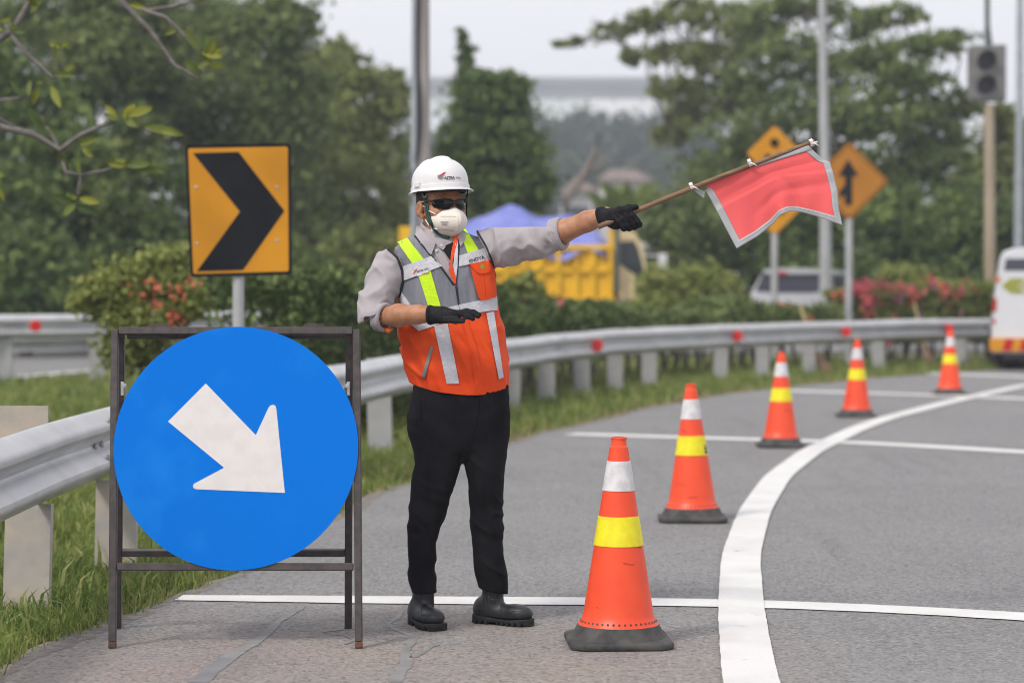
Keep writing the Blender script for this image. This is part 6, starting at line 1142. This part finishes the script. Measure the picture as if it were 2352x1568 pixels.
# --- boots
SEAMM = M('seam_leather', (0.035, 0.038, 0.042), None, rough=.5)
def boot(heel, dirv, flip, ank, seams, name='boot'):
    d = np.array([dirv[0], dirv[1], 0.]); d /= np.linalg.norm(d); s = np.array([-d[1], d[0], 0.]); R = np.stack([d, s, [0, 0, 1.]], 1); hp = np.array([heel[0], heel[1], 0.])
    BS = .88; loc = lambda P: (P - hp) @ R / BS
    sa = np.array([(ank - hp) @ d, (ank - hp) @ s]) / BS
    def upper(P):
        q = loc(P); f = cap(q, (.055, 0, .052), (.19, .004 * flip, .045), .045, .041); f = smin(f, ell(q, (.225, .004 * flip, .052), (.064, .05, .04)), .025); f = smin(f, cap(q, (sa[0] - .008, sa[1], .075), (sa[0], sa[1], .2), .047, .049), .022)
        f = smin(f, ell(q, (.05, 0, .06), (.055, .045, .06)), .02); f = np.maximum(f, .03 - q[:, 2]); f = np.maximum(f, q[:, 2] - .18); return BS * f - .0015 * (1 - 2 * np.abs(vnoise(q * np.array([1.8, .6, 1]), 14, 61))) * (q[:, 2] < .11) * (q[:, 0] > .06) * (q[:, 0] < .17)
    lo = np.minimum(hp, hp + d * .3) - .09; hi = np.maximum(hp, hp + d * .3) + .09; lo[2] = -.01; hi[2] = .19
    bo, _, _ = sdf_obj(name, upper, lo, hi, .0035, BOOTM, PE, 1)
    def sole(P):
        q = loc(P); x = np.clip(q[:, 0], .045, .245); hwd = np.interp(q[:, 0], [.0, .05, .11, .2, .25, .3], [.044, .047, .045, .056, .053, .04]); y = np.maximum(np.abs(q[:, 1] - .004 * flip) - (hwd - .045), 0) * np.sign(q[:, 1]); r = np.sqrt((q[:, 0] - x) ** 2 + y ** 2) - .05
        zt = np.interp(q[:, 0], [0, .08, .14, .2, .25, .3], [.04, .033, .027, .027, .031, .034]); dd = np.maximum(r, np.maximum(q[:, 2] - zt, .001 - q[:, 2])); tread = np.maximum(np.maximum(np.abs(((q[:, 0] / .028) % 1) - .5) * .028 - .005, q[:, 2] - .013), -(r + .012)); arch = np.maximum(np.abs(q[:, 0] - .12) - .022, q[:, 2] - .012)
        return BS * np.maximum(np.maximum(dd, -tread), -arch)
    so_, _, _ = sdf_obj('sole', sole, lo, hi, .003, SOLEM, bo, 1)
    for zz, ya in ((.105, .6), (.1, -.6)):
        pass
    def seam_(pts, r, nm, mat=BOOTM):
        pts = np.array(pts, float); s = np.linspace(0, len(pts) - 1, 14); x = np.interp(s, range(len(pts)), pts[:, 0]); y = np.interp(s, range(len(pts)), pts[:, 1]); MB().tube(project(upper, x, y, .0004, YA, YZ), r, 5).build(nm, mat, bo, smooth=True)
    for k_, pl in enumerate(seams): seam_(pl, .0018 if k_ else .0022, 'seam', SEAMM)
    return bo
boot((-.375, 9.31), (.36, -.93), 1, pp(973, 1352, .02), [[(967, 1366), (968, 1395), (969, 1412)], [(994, 1366), (996, 1395)], [(950, 1426), (975, 1410), (1000, 1411), (1018, 1424)]]); boot((-.143, 9.335), (.87, -.5), -1, pp(1134, 1350, .05), [[(1136, 1364), (1142, 1390), (1148, 1412)], [(1122, 1368), (1126, 1395), (1128, 1412)], [(1114, 1368), (1117, 1395), (1119, 1412)], [(1166, 1408), (1180, 1402), (1200, 1404)]])
# --- right hand (left in the picture): flat, palm down
W0 = pp(1000, 723, -.245); fd = np.array([.94, -.32, 0.02]); fd /= np.linalg.norm(fd); sd2 = np.array([-.32, -.94, 0]); sd2 /= np.linalg.norm(sd2)   # sd2: towards the camera (thumb side)
hp_ = lambda a, b, c: W0 + fd * a + sd2 * b + np.array([0, 0, c])
def hand_r(P):
    d = chain(P, [(hp_(-.018, 0, 0), .0345), (hp_(.025, 0, 0), .0315)], .01); q = np.stack([(P - W0) @ fd, (P - W0) @ sd2, P[:, 2] - W0[2]], 1)
    d = smin(d, ell(q, (.055, .004, -.001), (.05, .043, .024)), .02)
    for b0, L1, L2, L3, b1, z1 in ((-.032, .028, .022, .02, -.038, .004), (-.012, .034, .027, .022, -.013, .009), (.010, .036, .027, .022, .012, .006), (.03, .032, .024, .02, .036, -.004)):
        s = hp_(.085, b0, .004); m_ = hp_(.085 + L1, (b0 + b1) / 2, .006 + z1 * .6); n_ = hp_(.085 + L1 + L2, b1, z1 - .002); e = hp_(.085 + L1 + L2 + L3, b1, z1 - .012); d = smin(d, chain(P, [(hp_(.05, b0 * .9, 0), .0125), (s, .0118), (m_, .0108), (n_, .0102), (e, .0092)], .006), .004)
    d = smin(d, chain(P, [(hp_(.015, .03, -.006), .017), (hp_(.06, .046, -.016), .0145), (hp_(.098, .05, -.021), .0118), (hp_(.125, .047, -.024), .0098)], .01), .012)
    a = (P - W0) @ fd; cufft = np.clip(1 - np.abs(a + .008) / .03, 0, 1); ang = np.arctan2(P[:, 2] - W0[2], (P - W0) @ sd2); d = d - .0012 * cufft * np.sin(ang * 30); return np.maximum(d, -(a + .026))
gr, _, _ = sdf_obj('glove', hand_r, W0 - .11, W0 + np.array([.21, .1, .1]), .0026, GLOVE, PE, 1)
MB().tube([hp_(-.026, .0, 0), hp_(-.02, 0, 0), hp_(-.014, 0, 0)], [.036, .038, .036], 24).build('cuff', GLOVE, gr, smooth=True)
# --- left hand gripping the stick
ST0, ST1 = pp(1374, 521, -.285), pp(1871, 325, -.26); sx = (ST1 - ST0) / np.linalg.norm(ST1 - ST0); W1 = pp(1384, 497, -.215); GC = ST0 + sx * (pp(1440, 495, -.28) - ST0).dot(sx)     # grip centre on the stick
sn = np.array([0, -1., 0]); sn -= sx * (sn @ sx); sn /= np.linalg.norm(sn); su = np.cross(sn, sx) * -1
if su[2] < 0: su = -su
gq = lambda a, n_, u: GC + sx * a + sn * n_ + su * u            # along the stick, towards camera, up
def hand_l(P):
    kn = gq(-.03, -.012, .03); d = chain(P, [(W1 - (W1 - pp(1340, 511, -.18)) * .25, .036), (W1, .034), (gq(-.055, -.022, .012), .033)], .01)
    d = smin(d, cap(P, gq(-.05, -.024, .016), gq(.012, -.026, .014), .029, .024), .018); d = smin(d, cap(P, gq(-.045, -.02, -.01), gq(.0, -.028, -.012), .026, .022), .015)
    for k, (a, L_) in enumerate(((.022, 1.0), (.003, 1.05), (-.017, 1.0), (-.036, .88))):
        r = .0112 - .0006 * k; pts = [(gq(a + .0, -.024, -.004), r + .001), (gq(a + .006, -.03, -.030 * L_), r + .001), (gq(a + .008, -.006, -.047 * L_), r + .0008), (gq(a + .004, .019, -.034 * L_), r), (gq(a - .004, .023, -.008), r - .001), (gq(a - .01, .012, .010), r - .002)]
        d = smin(d, chain(P, pts, .006), .0035)
    d = smin(d, chain(P, [(gq(-.055, -.004, .026), .018), (gq(-.02, .012, .027), .0145), (gq(.015, .016, .023), .0118), (gq(.042, .012, .017), .0098)], .01), .01)
    wa = (pp(1340, 511, -.18) - W1); wa = wa / np.linalg.norm(wa); a = (P - W1) @ wa; q = P - W1 - a[:, None] * wa; ang = np.arctan2(q[:, 2], q[:, 1]); d = d - .0012 * np.clip(1 - np.abs(a) / .03, 0, 1) * np.sin(ang * 30); return np.maximum(d, a - .008)
g2_, _, _ = sdf_obj('glove', hand_l, GC - np.array([.16, .1, .1]), GC + np.array([.1, .1, .1]), .0026, GLOVE, PE, 1)
wa = (pp(1340, 511, -.18) - W1); wa /= np.linalg.norm(wa); MB().tube([W1 + wa * .012, W1 + wa * .006, W1], [.036, .038, .036], 24).build('cuff', GLOVE, g2_, smooth=True)
def dots(name, fn, grid, par):
    m = MB()
    for px, py in grid:
        P = project(fn, np.array([px]), np.array([py]), .0004, YA, YZ)[0]; an = np.linspace(0, 2 * math.pi, 6, endpoint=False); m.add([P + .0013 * np.array([math.cos(a), 0, math.sin(a)]) for a in an] + [P + np.array([0, -.001, 0])], [(i, (i + 1) % 6, 6) for i in range(6)])
    tag(m.build(name, DOTM, par), kind='stuff')
dots('grip_dots', hand_r, [(1018 + 3.4 * i + .6 * j, 728 + 3.3 * j) for i in range(14) for j in range(5) if not (i > 9 and j < 2)], gr); dots('grip_dots', hand_l, [(1402 + 3.6 * i + j, 482 - .7 * i + 3.6 * j) for i in range(15) for j in range(6) if i + j * 2 < 18], g2_)
# ================================================================== the flag
WOODS = M('weathered_wood', (0.24, 0.135, 0.075), (0.15, 0.085, 0.05), 16, 0.6, 0.2, stretch=(.4, 3, 3)); RIB = M('white_ribbon', (0.72, 0.69, 0.68), None, rough=.8)
RED = M('flag_red', (0.93, 0.16, 0.165), (0.9, 0.145, 0.15), 3, 0.8, 0.05, spec=0.15, bscale=60, transl=0.15); GBD = M('flag_grey_border', (0.36, 0.37, 0.39), (0.40, 0.41, 0.43), 20, 0.6, 0.1)
FG = empty('flag', GC, 'red hand flag with grey border on a wooden stick in the worker\'s fist', 'flag')
ss = np.linspace(0, 1, 14); sp_ = np.array([ST0 + (ST1 - ST0) * t + su * .006 * math.sin(3.1 * t) * (1 if t > .15 else .3) for t in ss]); MB().tube(sp_, np.linspace(.0122, .0105, 14), 10, flat=.85).build('stick', WOODS, FG, smooth=True)
def poly_at(pl, n):
    pl = np.array(pl, float); seg = np.r_[0, np.cumsum(np.linalg.norm(np.diff(pl, axis=0), axis=1))]; s = np.linspace(0, seg[-1], n); return np.stack([np.interp(s, seg, pl[:, k]) for k in (0, 1)], 1)
nu, nv = 72, 48
top_ = poly_at([(1604, 432), (1640, 413), (1700, 391), (1780, 361), (1857, 334)], nu); bot = poly_at([(1692, 571), (1740, 543), (1775, 515), (1792, 494), (1812, 485), (1835, 486), (1875, 497), (1935, 518)], nu); lef = poly_at([(1604, 432), (1622, 440), (1645, 482), (1692, 571)], nv); rig = poly_at([(1857, 334), (1872, 350), (1893, 368), (1906, 372), (1913, 395), (1924, 440), (1927, 480), (1935, 518)], nv)
U, Vv = np.meshgrid(np.linspace(0, 1, nu), np.linspace(0, 1, nv)); C2 = (1 - Vv)[..., None] * top_[None] + Vv[..., None] * bot[None] + (1 - U)[..., None] * lef[:, None] + U[..., None] * rig[:, None] - ((1 - U) * (1 - Vv))[..., None] * top_[0] - (U * (1 - Vv))[..., None] * top_[-1] - ((1 - U) * Vv)[..., None] * bot[0] - (U * Vv)[..., None] * bot[-1]
dep = -.27 + .012 + .02 * Vv * np.sin(U * 5.0 + .6 - 1.2 * Vv) - .03 * np.exp(-((U - .5) / .09) ** 2) * Vv ** 2 - .0035 * np.abs(((Vv - .28) + .1 * (U - .5)) / .1).clip(0, 1) - .0045 * np.abs(((Vv - .62) + .25 * (U - .6)) / .1).clip(0, 1) * np.clip((U - .2) / .2, 0, 1) - .004 * np.abs((U - .53 - .12 * Vv) / .06).clip(0, 1) * (Vv > .4) + .002 * np.sin(U * 31 + 9 * Vv) * Vv
GR_ = np.array([[at(C2[i, j, 0], C2[i, j, 1], PY + dep[i, j]) for j in range(nu)] for i in range(nv)])
du = min(range(nu), key=lambda j: abs(U[0, j] - .055)); du2 = min(range(nu), key=lambda j: abs(U[0, j] - .945)); dv = min(range(nv), key=lambda i: abs(Vv[i, 0] - .905)); dv0 = 4
def cells(sel, name, mat, par, off=0.0):
    m = MB(); m.v = [tuple(p + np.array([0, off, 0])) for p in GR_.reshape(-1, 3)]; m.f = [(i * nu + j, i * nu + j + 1, (i + 1) * nu + j + 1, (i + 1) * nu + j) for i in range(nv - 1) for j in range(nu - 1) if sel(i, j)]
    use = sorted({k for f in m.f for k in f}); mp = {k: n_ for n_, k in enumerate(use)}; m.v = [m.v[k] for k in use]; m.f = [tuple(mp[k] for k in f) for f in m.f]; o = m.build(name, mat, par, smooth=True)
    sm = o.modifiers.new('thickness', 'SOLIDIFY'); sm.thickness = .0012; sm.offset = 0; return o
inner_ = lambda i, j: du - 1 <= j < du2 + 1 and i < dv + 1
cloth = cells(inner_, 'cloth', RED, FG); cells(lambda i, j: not (du <= j < du2 and i < dv) and not (i < dv0 and j < du2), 'border', GBD, cloth, -.0022); cells(lambda i, j: i < 3 and j > nu * .5, 'border', GBD, cloth, -.003)
hemq = lambda i, j: GR_[i, j] + np.array([0, -.0038, 0])
STI = M('pale_thread', (0.6, 0.6, 0.6), None, rough=.8)
MB().tube([hemq(i, max(du - 1, 0)) for i in range(3, nv - 2)], .0008, 4).build('stitching', STI, cloth); MB().tube([hemq(i, du2 + 1) for i in range(6, nv - 2)], .0008, 4).build('stitching', STI, cloth); MB().tube([hemq(dv + 1, j) for j in range(2, nu - 2)], .0008, 4).build('stitching', STI, cloth)
for px, py in ((1588, 428), (1722, 374), (1864, 328)):
    c = pp(px, py, -.275); m = MB()
    for k in (-1, 0, 1): an = np.linspace(0, 2 * math.pi, 14); m.tube([c + sx * (.004 * k) + .0125 * (math.cos(a) * sn + math.sin(a) * su) for a in an], .0028, 5)
    m.tube([c + sn * .012, c + sn * .014 + sx * .012 - su * .012, c + sn * .01 + sx * .02 - su * .022], [.003, .0028, .002], 5); m.build('ribbon_tie', RIB, FG, smooth=True)
MB().tube([pp(1862, 330, -.28), pp(1878, 326, -.28)], .004, 6).build('ribbon_tie', RIB, FG, smooth=True)
m = MB().prism([pp(x, y, -.262) for x, y in ((1588, 432), (1606, 434), (1619, 440), (1617, 455), (1604, 446))], (0, .002, 0)).build('border_corner', GBD, cloth)
